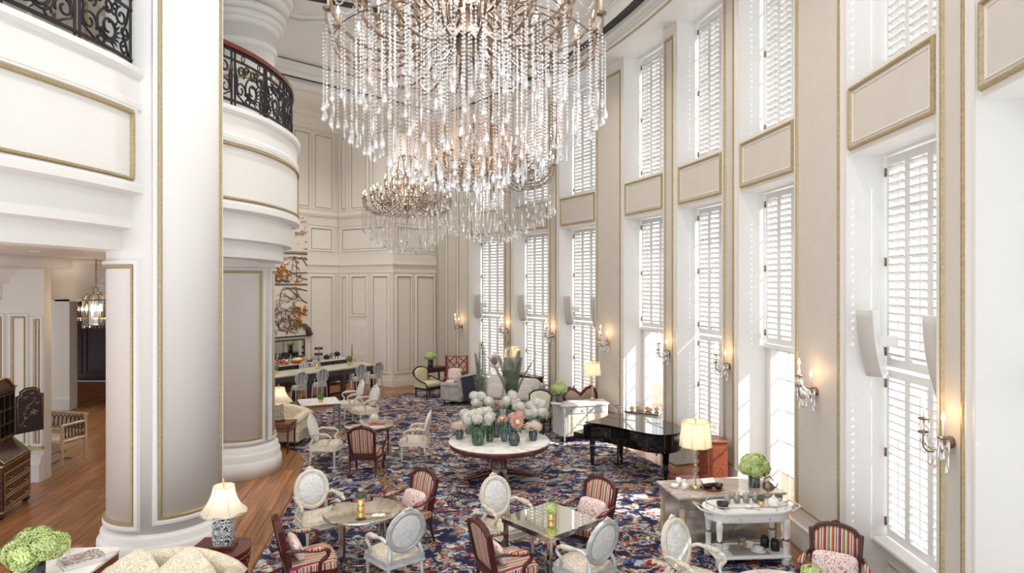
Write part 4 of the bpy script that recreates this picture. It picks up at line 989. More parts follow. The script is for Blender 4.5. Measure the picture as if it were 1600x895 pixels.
# ------------------------------------------------------------------ tables
t = thing('round_mirror_table', 'round mirrored table among four chairs at lower left', 'table', (-2.05, 8.75, .016))
MB().lathe([(.001, .704), (.515, .704), (.52, .708), (.52, .712), (.515, .714), (.001, .714)], 48).build('mirror_top', MIRROR, t)
MB().lathe([(.50, .675), (.524, .675), (.526, .68), (.526, .706), (.522, .710), (.512, .704), (.50, .69)], 48).build('rim', CHROME, t)
for k in range(4):
    a = pi/4+k*pi/2+.3; MB().box(.38*cos(a), .38*sin(a), .34, .055, .055, .68, rz=a, c=.006).build('leg', CHROME, t)
m = MB(); m.tube([(.36*cos(i*pi/12), .36*sin(i*pi/12), .10) for i in range(24)], .012, 5, True); m.build('stretcher', CHROME, t)
def square_table(label, loc, rz, s, top, leg, name):
    t = thing(name, label, 'table', loc, rz); h = s/2
    MB().box(0, 0, .706, s, s, .022, c=.004).build('top', top, t); MB().box(0, 0, .67, s-.02, s-.02, .05).build('apron', leg, t)
    for a in (-1, 1):
        for b in (-1, 1): MB().box(a*(h-.05), b*(h-.05), .325, .055, .055, .65, c=.006).build('leg', leg, t)
    return t
square_table('square mirrored table set cornerwise among four chairs', (.50, 8.42, .016), .72, .92, MIRROR, CHROME, 'square_mirror_table')
square_table('square white marble table near the bar stools', (-5.10, 16.9, .016), .42, 1.0, MARBLE, CHROME, 'square_marble_table')
def round_table(label, loc, r, top, rim, leg, name):
    t = thing(name, label, 'table', loc)
    MB().lathe([(.001, .70), (r, .70), (r+.006, .707), (r, .716), (.001, .716)], 40).build('top', top, t)
    MB().lathe([(r-.05, .64), (r-.02, .64), (r-.02, .70), (r-.05, .70)], 40).build('apron', rim, t)
    for k in range(4):
        a = k*pi/2+.5; MB().lathe([(.014, 0), (.024, .62), (.024, .66)], 8, ((r-.10)*cos(a), (r-.10)*sin(a), 0)).build('leg', leg, t)
    return t
round_table('far round cream-topped table with a red book on it', (-3.15, 14.1, .016), .53, MIRROR, MAHOG, MAHOG, 'round_table')
round_table('round pale table at the bottom edge in front of the trolley', (2.72, 6.36, .016), .55, MARBLE, CREAMW, CREAMW, 'round_table')
# table ornaments
def cup_plant(label, loc, r, h, pet, hr, name='posy_cup', pot=BRASS, heads=((0, 0, 0),)):
    t = thing(name, label, 'flowers', loc); MB().lathe([(r*.8, 0), (r, .008), (r, h), (r*.86, h), (r*.84, .015), (.001, .015)], 18).build('cup', pot, t)
    for x, y, z in heads: inst('flower_head', head_me(pet, hr, 60), t, (x, y, h+hr*.6+z))
    return t
cup_plant('small brass cup with grey-green succulents on the round mirrored table', (-2.05, 8.68, .73), .05, .19, PALMG, .045, heads=((-.035, 0, 0), (.035, .01, .005), (0, -.03, .01)))
cup_plant('small brass cup with a green posy on the square mirrored table', (.51, 8.35, .733), .045, .10, LIME, .075)
cup_plant('small brass cup with a bright green posy on the square marble table', (-5.02, 16.8, .733), .06, .08, mat('bright_green_posy', (.10, .26, .02), .6), .085)
cup_plant('white posy in a low brass cup on the far round table', (-3.08, 14.3, .732), .07, .06, WPET, .09)
cup_plant('pale green hydrangea posy on the round table at the bottom edge', (3.05, 6.52, .732), .06, .06, LIME, .10)
cup_plant('small green posy in a brass cup on the glass table by the red fretwork chair', (-1.60, 21.1, .78), .05, .06, mat('fern_green_posy', (.06, .16, .03), .6), .09)
bk = thing('book', 'red book lying on the far round table', 'book', (-2.95, 14.0, .733), .2); MB().box(0, 0, .012, .34, .24, .018).build('pages', PAPER, bk); MB().box(0, 0, .023, .35, .25, .005).build('cover', RED, bk)
bk = thing('book', 'white magazine beside the red book on the far round table', 'book', (-2.92, 13.82, .733), .12); MB().box(0, 0, .007, .30, .14, .012).build('pages', PAPER, bk); MB().box(0, 0, .014, .305, .145, .003).build('cover', PORC, bk)
# ------------------------------------------------------------------ flower table
FT = (-.25, 12.48, .016); t = thing('pedestal_table', 'large round marble-topped pedestal table covered with vases of flowers', 'table', FT)
MB().lathe([(.001, .735), (.975, .735), (.985, .745), (.985, .755), (.975, .765), (.001, .765)], 64).build('marble_top', MARBLE, t)
MB().lathe([(.90, .64), (.955, .645), (.97, .66), (.975, .72), (.965, .735), (.90, .735)], 64).build('apron', MAHOG, t)
MB().lathe([(.20, .64), (.17, .60), (.165, .27), (.18, .25), (.18, .235)], 28).build('column', MAHOG, t)
MB().lathe([(.18, .235), (.13, .22), (.15, .18), (.16, .13), (.12, .08), (.18, .06), (.2, .03), (.16, .0)], 20).build('carved_urn', CARVED, t)
for k in range(4):
    a = .25+k*pi/2; p = spline([(.12, 0, .14), (.28, 0, .12), (.46, 0, .08), (.64, 0, .045), (.70, 0, .034)], 4)
    m = MB(); m.M = Matrix.Rotation(a, 4, 'Z'); m.tube(p, [.06-.0022*i for i in range(len(p))], 8); m.build('leg', MAHOG, t)
TZ = .782
V = lambda nm, lb, x, y, *a, **k: bouquet(nm, lb, (x, y, TZ), *a, **k)
V('hydrangea_vase', 'big green glass vase of white hydrangeas at the front of the flower table', -.64, 12.08, 'barrel', .125, .36, GREENG, WPET, [(-.19, .02, .46), (0, -.06, .50), (.17, .02, .45), (-.08, .12, .56), (.10, .12, .55), (.02, .02, .60), (-.22, .14, .54), (.23, .12, .50)], .115, 5)
V('rose_vase', 'small dark vase of blush roses at the left of the flower table', -1.03, 12.55, 'barrel', .082, .19, SMOKEG, PINKP, [(0, 0, .25), (.07, .02, .24), (-.07, .02, .24), (.02, .08, .26)], .085, 2)
V('rose_vase', 'small dark vase of blush roses at the right of the flower table', .41, 12.43, 'barrel', .085, .20, SMOKEG, PINKP, [(0, 0, .27), (.08, .02, .26), (-.08, .02, .26), (.02, .08, .28)], .085, 2)
V('hydrangea_vase', 'pale teal vase of white hydrangeas at the right of the flower table', .46, 13.1, 'cyl', .115, .30, PALEG, WPET, [(-.19, 0, .40), (0, -.06, .42), (.19, 0, .40), (-.10, .06, .54), (.12, .06, .54), (.0, .1, .60)], .115, 5)
V('hydrangea_vase', 'tall teal vase of white hydrangeas at the back left of the flower table', -.63, 12.98, 'tall', .10, .48, TEALG, WPET, [(-.10, 0, .64), (.0, .02, .76), (-.14, .05, .76), (.16, -.02, .66)], .115, 4)
V('hydrangea_vase', 'tall teal vase of white and lime hydrangeas at the back of the flower table', -.04, 12.97, 'tall', .10, .50, TEALG, WPET, [(-.06, 0, .68), (.11, .02, .66), (.05, .05, .78), (.14, -.05, .56)], .12, 4)
t = thing('empty_vase', 'short teal cut vase without flowers behind the left rose vase', 'vase', (-.88, 13.0, TZ)); MB().lathe(vase_prof('barrel', .085, .20), 20).build('vase', TEALG, t)
t = thing('empty_vase', 'slim green cut vase right behind the big green vase', 'vase', (-.43, 12.35, TZ)); MB().lathe(vase_prof('tall', .075, .34), 20).build('vase', GREENG, t)
t = thing('empty_vase', 'tall smoky cut vase in the middle of the flower table', 'vase', (-.34, 12.75, TZ)); MB().lathe(vase_prof('tall', .12, .46), 20).build('vase', SMOKEG, t)
def protea(t, loc, r, tilt, rz, opened=True):
    o = bpy.data.objects.new('flower_head', None); m = MB(); R = random.Random(int(r*999))
    for ringi, (n, rr, L, up) in enumerate(((14, r*.35, r*1.0, .9), (16, r*.45, r*1.05, .55), (16, r*.5, r*.95, .2))):
        for k in range(n):
            a = 2*pi*(k+.5*ringi)/n; d = Vector((cos(a), sin(a), 0)); b = d*rr*.5; e = d*(rr*.5+L*(1-up*.75))+Vector((0, 0, L*up)); s = Vector((-sin(a), cos(a), 0))*r*.14; mid = (b+e)/2+Vector((0, 0, -.0))+d*r*.08
            m.add([b, mid-s, e, mid+s], [(0, 1, 2, 3)], True)
    f = m.build('flower_head', PROTEA, t); f.location = loc; f.rotation_euler = (tilt, 0, rz)
    if opened:
        c = MB(); c.ell((0, 0, r*.30), (r*.42, r*.42, r*.30), 14, 8); c.build('flower_centre', PINKP, f)
        y = MB()
        for k in range(26):
            a = 2*pi*k/26; y.tube([(r*.40*cos(a), r*.40*sin(a), r*.2), (r*.72*cos(a), r*.72*sin(a), r*.42)], [r*.06, r*.02], 4)
        y.build('bract_ring', YCENTRE, f)
t = V('protea_vase', 'smoky cut vase with a yellow-ringed protea at the front of the flower table', .04, 12.05, 'bud', .115, .27, SMOKEG, PROTEA, [(-.02, .1, .50), (.10, .14, .52)], .10, 4)
protea(t, (.05, -.06, .44), .14, rad(62), .25)
t = V('protea_vase', 'slim teal vase with a closed pink protea bud beside the front protea vase', -.15, 12.35, 'tall', .065, .36, TEALG, PROTEA, [(.0, .0, .40)], .03, 2)
protea(t, (-.03, -.03, .42), .11, rad(40), -.4, True)
t = V('protea_vase', 'slim teal vase with orange proteas at the back of the flower table', -.30, 13.15, 'tall', .07, .44, TEALG, PROTEA, [(.0, .0, .50), (-.02, -.04, .60)], .05, 3)
def frond_mb(L, w, bend, seed):
    R = random.Random(seed); m = MB(); P = [(.06*L*sin(seed*2.1)*(i/14)**2, bend*(i/14)**2*L, L*(i/14)*(1-.10*bend*(i/14))) for i in range(15)]; m.tube(P, [.010-.0005*i for i in range(15)], 5)
    for i in range(36):
        t = .08+.90*i/36; k = t*14; j = int(k); f = k-j; a, b = Vector(P[j]), Vector(P[min(j+1, 14)]); p = a.lerp(b, f); tg = (b-a).normalized()
        l = w*(sin(pi*min(1, t*.8+.18)))**.7*R.uniform(.9, 1.08)
        for s in (-1, 1):
            d = (Vector((s, 0, 0))*.82+tg*.62+Vector((0, -.25, 0))).normalized(); h = tg*.0125
            m.add([p-h, p+d*l*.5-h*1.1+Vector((0, .004, 0)), p+d*l, p+d*l*.5+h*1.1+Vector((0, .004, 0)), p+h], [(0, 1, 2, 3, 4)], True)
    return m
def palm_vase(label, loc, fr, vm, h):
    t = thing('palm_vase', label, 'plant', loc); MB().lathe(vase_prof('tall', .10, h), 20).build('vase', vm, t)
    for k, (L, w, b, lean, rz) in enumerate(fr):
        f = frond_mb(L, w, b, k).build('frond', PALMG, t); f.location = (0, 0, h*.6); f.rotation_euler = (lean, 0, rz)
palm_vase('tall vase with one upright grey-green cycad frond, left of the palm fan', (-.62, 13.30, TZ), [(1.60, .17, .10, rad(-2), .1), (1.35, .16, .15, rad(-3), .9), (.95, .15, .2, rad(-7), 2.4)], TEALG, .48)
palm_vase('tall vase with a fan of grey-green cycad fronds on the flower table', (.0, 13.30, TZ), [(1.60, .16, .15, rad(-2), .3), (1.32, .17, .25, rad(-8), 4.6), (1.40, .17, .25, rad(-9), 1.4), (1.25, .16, .2, rad(-4), 5.6), (.9, .16, .25, rad(-9), .3), (1.45, .18, .12, rad(-5), 3.4), (1.3, .18, .2, rad(-6), .9)], TEALG, .50)
# ------------------------------------------------------------------ piano
t = thing('grand_piano', 'black lacquered grand piano with closed lid by the windows', 'piano', (0, 0, .016))
PO = spline([(1.52, 13.1), (2.35, 13.95)], 1)+spline([(2.40, 13.97), (2.9, 13.5), (3.22, 13.12), (3.33, 12.8), (3.3, 12.45), (3.12, 12.12), (2.85, 11.98), (2.6, 12.08), (2.35, 12.32), (2.1, 12.62), (1.85, 12.86), (1.6, 13.03)], 4)
m = MB(); m.prism(PO, .62, .945); m.build('rim', PIANO, t); m = MB(); m.prism(inset(PO, -.018), .958, .982); m.build('lid', PIANO, t)
MB().tube([(2.02, 13.55, .984), (3.0, 12.9, .984)], .006, 4).build('lid_hinge', BRASS, t)
m = MB(); m.prism([(1.50, 13.12), (1.28, 13.33), (2.10, 14.18), (2.34, 13.97)], .62, .73); m.build('key_bed', PIANO, t)
for c in ((1.60, 13.2), (2.2, 14.06)): MB().box(c[0], c[1], .78, .30, .07, .22, rz=-.76, c=.02).build('key_cheek', PIANO, t)
m = MB(); m.box(1.82, 13.64, .745, .14, 1.02, .022, rz=.79); m.build('keys', PORC, t, kind='stuff')
m = MB()
for i in range(36):
    if i % 7 in (2, 6): continue
    u = -.49+.98*i/35; m.box(1.84+u*-.71+.02, 13.64+u*-.0+u*.0+.02 if False else 13.62-u*-.70+.02, .762, .08, .012, .016, rz=-.78)
for L in ((1.66, 13.25), (2.35, 13.80), (2.93, 12.22)):
    b = MB(); b.lathe([(.035, .05), (.04, .10), (.055, .12), (.055, .14), (.075, .5), (.085, .58), (.085, .62)], 4, (*L, 0), False, .78, .78+2*pi); lg = b.build('leg', PIANO, t)
    MB().lathe([(.001, 0), (.028, .004), (.028, .05), (.02, .055)], 10, (*L, 0)).build('castor', BRASS, lg)
m = MB()
for dx in (-.07, .07): m.box(2.24+dx*.7, 13.28+dx*.7, .36, .03, .03, .56, rz=.78)
m.box(2.24, 13.28, .09, .24, .12, .05, rz=.78, c=.01); m.build('pedal_lyre', PIANO, t)
for k in range(3): MB().box(2.16+.045*k, 13.14+.045*k, .075, .025, .12, .012, rz=.78).build('pedal', BRASS, t)
# slatted dark cabinet and red-brown cabinet beyond the counter
t = thing('slatted_cabinet', 'low dark slatted cabinet between the piano and the crystal lamp', 'cabinet', (3.10, 10.98, .016), .12)
MB().box(0, 0, .22, .66, .40, .42, c=.01).build('body', EBONY, t); MB().box(0, 0, .445, .70, .44, .03, c=.008).build('top', MAHOG2, t)
for k in range(5): MB().box(-.0, -.21, .07+k*.08, .58, .02, .03, c=.004).build('slat', PLUMW, t)
t = thing('side_cabinet', 'red-brown polished cabinet against the narrow pier behind the crystal lamp', 'cabinet', (3.58, 11.5, .016), .12)
MB().box(0, 0, .50, .42, .45, 1.0, c=.01).build('body', REDWOOD, t); MB().box(0, 0, 1.015, .46, .5, .03, c=.006).build('top', REDWOOD, t); MB().box(-.02, -.235, .50, .32, .02, .85, c=.004).build('door', REDWOOD, t)
MB().lathe([(.001, 0), (.012, .01), (.012, .02)], 10, (.10, -.25, .55)).build('knob', BRASS, t)
# ------------------------------------------------------------------ silver counter, lamp and trolley
CT = thing('silver_counter', 'long antique-mirror counter with a taupe marble top behind the trolley', 'counter', (3.13, 9.66, .016), .16)
MB().box(0, 0, .725, 1.68, .84, .035, c=.006).build('marble_top', GMARBLE, CT); MB().box(0, 0, .64, 1.60, .76, .13).build('frieze', SILVERM, CT); MB().box(0, 0, .31, 1.52, .70, .52).build('mirror_body', SILVERM, CT)
for a in (-1, 1):
    for b in (-1, 1): MB().box(a*.75, b*.345, .31, .07, .07, .56, c=.008).build('corner_post', GILTW, CT)
MB().box(0, 0, .03, 1.64, .80, .06, c=.008).build('base', SILVERM, CT)
for k in range(2): MB().box(-.37+.74*k, -.355, .31, .66, .012, .48, c=.003).build('front_panel', SILVERM, CT)
CZ = .76
def crystal_lamp(label, loc, hh, r0, r1, sh, nb, n=8, base=.11, flare=1.0):
    t = thing('crystal_lamp', label, 'lamp', loc, .3)
    MB().lathe([(base, 0), (base, .02), (base*.7, .03), (base*.6, .05), (.03, .06)], 20).build('base', CLEAR, t); MB().lathe([(base*.75, .03), (base*.4, .055), (.02, .07)], 16).build('base_cap', BRASS, t)
    bd = (hh-sh-.14)/nb
    for k in range(nb):
        z = .10+k*bd; MB().ell((0, 0, z+bd*.5), (bd*.42, bd*.42, bd*.44), 10, 6).build('crystal_ball', CLEAR, t)
        MB().lathe([(.018, -.008), (.022, 0), (.018, .008)], 10, (0, 0, z)).build('gilt_collar', BRASS, t)
    MB().lathe([(.008, .06), (.008, hh+.02), (.016, hh+.03), (.001, hh+.06)], 8).build('rod', BRASS, t)
    m = MB(); lamp_shade(m, r0, r1, sh, n, hh-sh, flare); m.build('shade', SHADE, t); shade_ribs(t, r0, r1, sh, n, hh-sh, flare, GILTW)
    b = MB(); b.ell((0, 0, hh-sh*.5), (.03, .03, .045), 8, 6); b.build('bulb', FLAME, t); light('bulb_glow', (0, 0, hh-sh*.45), 9, (1, .72, .42), .04, t); return t
crystal_lamp('crystal ball lamp with a cream shade on the taupe marble counter', (2.74, 9.55, CZ), 1.0, .20, .24, .36, 4, 8, .13)
crystal_lamp('crystal ball lamp with a cream shade on the painted sideboard', (2.02, 16.05, .93), .92, .19, .23, .30, 4, 8, .10)
bouquet('hydrangea_vase', 'lime hydrangeas in a dark glass vase on the taupe marble counter', (3.66, 9.66, CZ), 'cyl', .085, .20, SMOKEG, LIME, [(-.12, -.02, .29), (.12, -.02, .29), (0, -.08, .27), (-.07, .05, .37), (.08, .05, .37), (0, -.02, .39)], .105, 4)
t = thing('lacquer_tray', 'round red tray with dark bowls on the taupe marble counter', 'tray', (2.98, 9.55, CZ)); MB().lathe([(.13, 0), (.16, .012), (.165, .02), (.13, .012), (.001, .01)], 24).build('tray', mat('red_brown_lacquer', (.22, .05, .035), .3), t)
for nm, lb, dx, dy, r in (('dark_bowl', 'dark bowl holding a folded napkin on the red tray', -.05, .02, .095), ('dark_bowl', 'dark covered bowl at the right of the red tray', .09, -.03, .07)):
    b = tag(MB().lathe([(r*.5, 0), (r*.9, .03), (r, .07), (r*.93, .07), (r*.8, .03), (.001, .015)], 18).build(nm, BLACK), lb, 'bowl'); b.location = (2.98+dx, 9.55+dy, CZ+.013)
q = MB(); q.add([(-.09, -.06, 0), (.09, -.06, .02), (.10, .07, .05), (-.08, .08, .03), (-.09, -.06, .008), (.09, -.06, .028), (.10, .07, .058), (-.08, .08, .038)], [(3, 2, 1, 0), (4, 5, 6, 7), (0, 1, 5, 4), (1, 2, 6, 5), (2, 3, 7, 6), (3, 0, 4, 7)]); o = tag(q.build('napkin', PORC), 'white folded napkin lying over the dark bowl on the red tray', 'napkin'); o.location = (2.93, 9.57, CZ+.085)
def cup(label, loc, r=.04, h=.06, mt=PORC, name='cup', cat='cup', handle=True):
    t = thing(name, label, cat, loc, random.random()*6); MB().lathe([(r*.6, 0), (r*.95, h*.4), (r, h), (r*.9, h), (r*.82, h*.4), (.001, .008)], 16).build('bowl', mt, t)
    if handle: MB().tube([(r*.9+.022*sin(rad(a)), 0, h*.55+.022*cos(rad(a))) for a in range(0, 181, 30)], .005, 5).build('handle', mt, t)
    return t
for k, (x, y, r, h, w_) in enumerate(((2.44, 9.60, .06, .05, 'wide white cup at the left end'), (2.53, 9.72, .04, .11, 'tall white jug at the back left'), (2.56, 9.50, .04, .09, 'white beaker left of the lamp base'), (2.60, 9.66, .035, .10, 'slim white beaker just left of the lamp'))): cup(w_+' of the taupe marble counter', (x, y, CZ), r, h)
TR_ = thing('tea_trolley', 'white oval-topped tea trolley with turned legs before the silver counter', 'trolley', (3.23, 8.82, .016), .07)
def stad(L, D, n=10):
    r = D/2; P = [(L/2-r+r*cos(-pi/2+pi*i/n), r*sin(-pi/2+pi*i/n)) for i in range(n+1)]+[(-L/2+r+r*cos(pi/2+pi*i/n), r*sin(pi/2+pi*i/n)) for i in range(n+1)]; return P
m = MB(); m.prism(stad(1.22, .58), .715, .74); m.build('top', CREAMW if False else WHITE, TR_); m = MB(); m.prism(inset(stad(1.22, .58), .03), .60, .715); m.build('apron', WHITE, TR_)
for s in (-1, 1):
    d = MB().box(s*.20, -.262, .655, .32, .02, .075, c=.004).build('drawer', WHITE, TR_); MB().lathe([(.006, 0), (.012, .012), (.001, .022)], 10, (0, 0, 0)).build('knob', CHROME, d).location = (s*.20, -.272, .655); d.children[0].rotation_euler = (pi/2, 0, 0)
for a in (-1, 1):
    for b in (-1, 1):
        lg = MB().lathe([(.045, .0), (.06, .03), (.05, .07), (.062, .09), (.05, .11), (.036, .13), (.040, .30), (.048, .33), (.034, .35), (.042, .5), (.05, .55), (.036, .58), (.036, .62)], 14, (a*.46, b*.20, 0)).build('leg', WHITE, TR_)
        MB().lathe([(.046, .325), (.052, .34), (.046, .355)], 14, (a*.46, b*.20, 0)).build('metal_collar', PBRASS, lg)
MB().box(0, 0, .12, 1.04, .50, .03, c=.006).build('lower_shelf', WHITE, TR_)
rl = [(x, y, .80) for x, y in inset(stad(1.22, .58), .05)]; g = MB(); g.tube(rl, .006, 5, True)
for i in range(0, len(rl), 2): g.tube([(rl[i][0], rl[i][1], .74), rl[i]], .006, 5)
g.build('gallery_rail', CHROME, TR_)
for s in (-1, 1): m = MB(); m.tube([(s*.56, -.16, .70), (s*.70, -.14, .76), (s*.70, .14, .76), (s*.56, .16, .70)], .014, 6); m.build('handle', CREAMW, TR_)
def tro(x, y, z=.758): c, s_ = cos(.07), sin(.07); return (3.23+x*c-y*s_, 8.82+x*s_+y*c, z)
for k in range(4):
    t = thing('tea_jar', ('glass jar of pale tea, leftmost of four along the back of the trolley', 'second glass tea jar from the left along the back of the trolley', 'third glass tea jar from the left along the back of the trolley', 'rightmost of the four glass tea jars along the back of the trolley')[k], 'jar', tro(-.22+.135*k, .12), 0, 'glass tea jars on the trolley')
    MB().lathe([(.035, 0), (.052, .03), (.055, .07), (.04, .10), (.038, .115), (.035, .115), (.05, .06), (.001, .006)], 16).build('jar', CLEAR, t); MB().lathe([(.03, .006), (.046, .03), (.046, .05), (.001, .06)], 14).build('tea', noisy('tea_leaves%d' % k, ((.35, .26, .18), (.15, .08, .06), (.12, .06, .05), (.06, .045, .035))[k], (.4, .34, .28), 60, .8), t); MB().lathe([(.04, .115), (.042, .125), (.02, .14), (.012, .15), (.001, .156)], 14).build('lid', CHROME, t)
b = tag(MB().lathe([(.04, 0), (.07, .02), (.085, .075), (.078, .075), (.06, .025), (.001, .012)], 20).build('black_bowl', BLACK), 'black ribbed bowl at the left end of the trolley top', 'bowl'); b.location = tro(-.36, -.06)
cup_plant('gold pot with a small succulent on the trolley top', tro(.20, -.02), .045, .075, PALMG, .05)
def teapot(label, loc, mt, s=1, rz=0):
    t = thing('teapot', label, 'teapot', loc, rz); MB().lathe([(.04*s, 0), (.07*s, .02*s), (.078*s, .06*s), (.06*s, .10*s), (.035*s, .115*s), (.001, .118*s)], 18).build('body', mt, t); MB().lathe([(.036*s, .115*s), (.02*s, .13*s), (.008*s, .14*s), (.012*s, .155*s), (.001, .16*s)], 12).build('lid', mt, t)
    MB().tube([(.065*s, 0, .04*s), (.11*s, 0, .06*s), (.13*s, 0, .11*s)], [.018*s, .012*s, .008*s], 8).build('spout', mt, t); MB().tube([(-.06*s-.045*s*sin(rad(a)), 0, .065*s+.04*s*cos(rad(a))) for a in range(0, 181, 20)], .007*s, 6).build('handle', mt, t); return t
teapot('white porcelain teapot at the right end of the trolley top', tro(.36, -.06), PORC, 1.05, 3.0)
kt = thing('samovar', 'gilt filigree tea kettle on a stand at the back right of the trolley', 'kettle', tro(.37, .12))
for k in range(3):
    a = k*2.094; MB().tube([(.03*cos(a), .03*sin(a), .16), (.07*cos(a), .07*sin(a), .10), (.05*cos(a), .05*sin(a), .04), (.07*cos(a), .07*sin(a), 0)], .006, 5).build('stand_leg', BRASS, kt)
MB().lathe([(.02, .15), (.075, .18), (.08, .23), (.05, .27), (.02, .285), (.001, .30)], 14).build('body', PBRASS, kt); MB().tube([(.075, 0, .2), (.12, 0, .22), (.13, 0, .27)], [.015, .01, .008], 6).build('spout', PBRASS, kt); MB().tube([(-.07, 0, .25), (-.05, 0, .33), (.02, 0, .36), (.07, 0, .30)], .008, 6).build('handle', EBONY, kt)
for k, (x, y, lb) in enumerate(((-.02, -.10, 'small white bowl at the front of the trolley top'), (.08, -.13, 'white saucer cup beside the gold pot on the trolley top'))): cup(lb, tro(x, y), .05, .035, handle=False)
tr2 = tag(MB().box(0, 0, .008, .52, .34, .014, rz=.07, c=.004).build('serving_tray', mat('grey_tray', (.35, .33, .32), .2)), 'grey rectangular tray on the lower shelf of the trolley', 'tray'); tr2.location = tro(.0, -.02, .152)
for k, (x, y, lb) in enumerate(((-.30, .02, 'white domed cup at the left of the trolley lower shelf'), (.08, .08, 'white cup at the back of the grey tray'), (.13, -.09, 'white saucer and cup at the front right of the grey tray'))):
    t = cup(lb, tro(x, y, .17 if k else .152), .06, .05); MB().lathe([(.05, -.004), (.10, .006), (.10, .01), (.001, .002)], 20).build('saucer', PORC, t)
for k, (x, y, lb) in enumerate(((.30, .08, 'black tea canister at the back right of the trolley lower shelf'), (.39, -.04, 'black tea canister nearest the right leg of the trolley'))):
    t = thing('tea_canister', lb, 'canister', tro(x, y, .152)); MB().lathe([(.055, 0), (.06, .01), (.06, .12), (.045, .14)], 18).build('body', BLACK, t); MB().lathe([(.046, .14), (.046, .155), (.001, .16)], 18).build('lid', BLACK, t)
t = thing('glass_kettle', 'small glass kettle with amber tea on the trolley lower shelf', 'kettle', tro(-.06, .0, .17)); MB().lathe([(.04, 0), (.065, .03), (.06, .08), (.04, .12), (.05, .15)], 16).build('body', CLEAR, t); MB().lathe([(.045, .05), (.058, .06), (.055, .08), (.001, .08)], 14).build('tea', mat('amber_tea', (.45, .18, .03), .1), t)
# ------------------------------------------------------------------ sideboard group
t = thing('painted_sideboard', 'silver painted sideboard with floral doors behind the piano', 'sideboard', (1.72, 15.78, .016), .28)
P = [(-.62, -.26), (.62, -.26), (.66, .26), (-.66, .26)]; Q = [(-.52, -.29), (.52, -.29), (.60, -.22), (.66, .28), (-.66, .28), (-.60, -.22)]
m = MB(); m.prism(Q, .14, .86); m.build('body', SILVERW, t); m = MB(); m.prism(inset(Q, -.03), .86, .89); m.build('top', PORC, t)
for s in (-1, 1):
    d = MB().box(s*.25, -.295, .75, .44, .02, .13, c=.004).build('drawer', SILVERW, t)
    for k in (-1, 1): MB().lathe([(.008, 0), (.014, .012), (.001, .022)], 8).build('knob', EBONY, d).location = (s*.25+k*.14, -.305, .75)
    for c in d.children: c.rotation_euler = (pi/2, 0, 0)
    MB().box(s*.25, -.293, .40, .44, .016, .50, c=.004).build('door', GILTPAINT, t)
for x, y in ((-.55, -.26), (.55, -.26), (-.6, .24), (.6, .24)): MB().lathe([(.018, 0), (.022, .10), (.026, .5), (.026, .86)], 8, (x, y, 0)).build('leg', SILVERW, t)
bouquet('hydrangea_vase', 'green hydrangeas in a dark glass vase on the painted sideboard', (1.16, 15.83, .91), 'cyl', .09, .24, SMOKEG, LIME, [(-.09, 0, .33), (.09, 0, .33), (0, -.06, .31), (.02, .06, .41)], .105, 4)
t = thing('covered_dish', 'round white dish at the left end of the painted sideboard', 'dish', (1.09, 15.53, .906)); MB().lathe([(.08, 0), (.15, .02), (.16, .03), (.001, .035)], 20).build('dish', PORC, t)
t = thing('heart_back_settee', 'brown settee with a heart-shaped carved back behind the painted sideboard', 'settee', (1.66, 16.6, .016), pi+.45)
m = MB(); T = lambda x, z, n: (x, .2+n, z); O = [(-.42, .55)]+[(-.50+.02*i*0, .6+.05*i) for i in range(5)]+[(-.50+.05*i, .88+.14*sin(pi*(i+1)/9)+.06) for i in range(1, 9)]+[(0, .90)]+[(.10+.05*i, .88+.14*sin(pi*(i+1)/9)+.06) for i in range(0, 8)]+[(.50, .8-.05*i) for i in range(5)]+[(.42, .55)]
O = [(-.40, .50), (-.50, .70), (-.50, .95), (-.44, 1.10), (-.32, 1.17), (-.18, 1.13), (0, .98), (.18, 1.13), (.32, 1.17), (.44, 1.10), (.50, .95), (.50, .70), (.40, .50)]
ring_plate(m, O, inset(O, .05), T, -.03, .03); m.tube([T(x, z, 0) for x, z in O], .03, 6, True); m.build('back_frame', MAHOG2, t); m = MB(); pad_plate(m, inset(O, .045), T, -.015, .015, .03); m.build('back_pad', mat('taupe_satin', (.33, .25, .20), .5), t)
MB().box(0, -.10, .40, .95, .55, .14, c=.03).build('seat', mat('taupe_seat', (.30, .23, .19), .6), t)
for a in (-1, 1):
    for b in (-.32, .16): MB().lathe([(.018, 0), (.028, .33)], 8, (a*.42, b, 0)).build('leg', MAHOG2, t)
t = thing('pastry_cart', 'silver cart with a clear roll-top dome over pastries in the French window', 'cart', (2.98, 14.45, .016), -.5)
MB().box(0, 0, .93, .80, .48, .03, c=.005).build('tray', CHROME, t); MB().box(0, 0, .84, .74, .42, .15, c=.006).build('drawer_box', CREAMW, t)
for a in (-1, 1):
    for b in (-1, 1): MB().box(a*.34, b*.18, .40, .03, .03, .78).build('leg', CHROME, t)
m = MB(); m.M = Matrix.Rotation(pi/2, 4, 'Z') @ Matrix.Rotation(pi/2, 4, 'X'); m.lathe([(.22, -.36), (.22, .36)], 14, a0=.0, a1=pi*.75); d = m.build('dome', CLEAR, t); d.location = (0, 0, .945)
for s in (-1, 1): m = MB(); m.tube([(s*.36, .22*cos(rad(a)), .945+.22*sin(rad(a))) for a in range(0, 181, 18)], .008, 5); m.build('dome_rim', CHROME, t)
PAS = noisy('glazed_pastry', (.55, .28, .10), (.78, .60, .40), 14, .4)
R = random.Random(4); cc, ss = cos(-.5), sin(-.5)
for k in range(6):
    x, y = -.26+.105*k, (-.06, .08)[k % 2]; q = MB(); q.ell((0, 0, .045), (.055, .055, .045), 10, 6); o = tag(q.build('pastry', PAS), 'first second third fourth fifth sixth'.split()[k]+' golden pastry from the left beneath the clear dome', 'pastry', 'pastries under the dome'); o.location = (2.98+x*cc-y*ss, 14.45+x*ss+y*cc, .962)
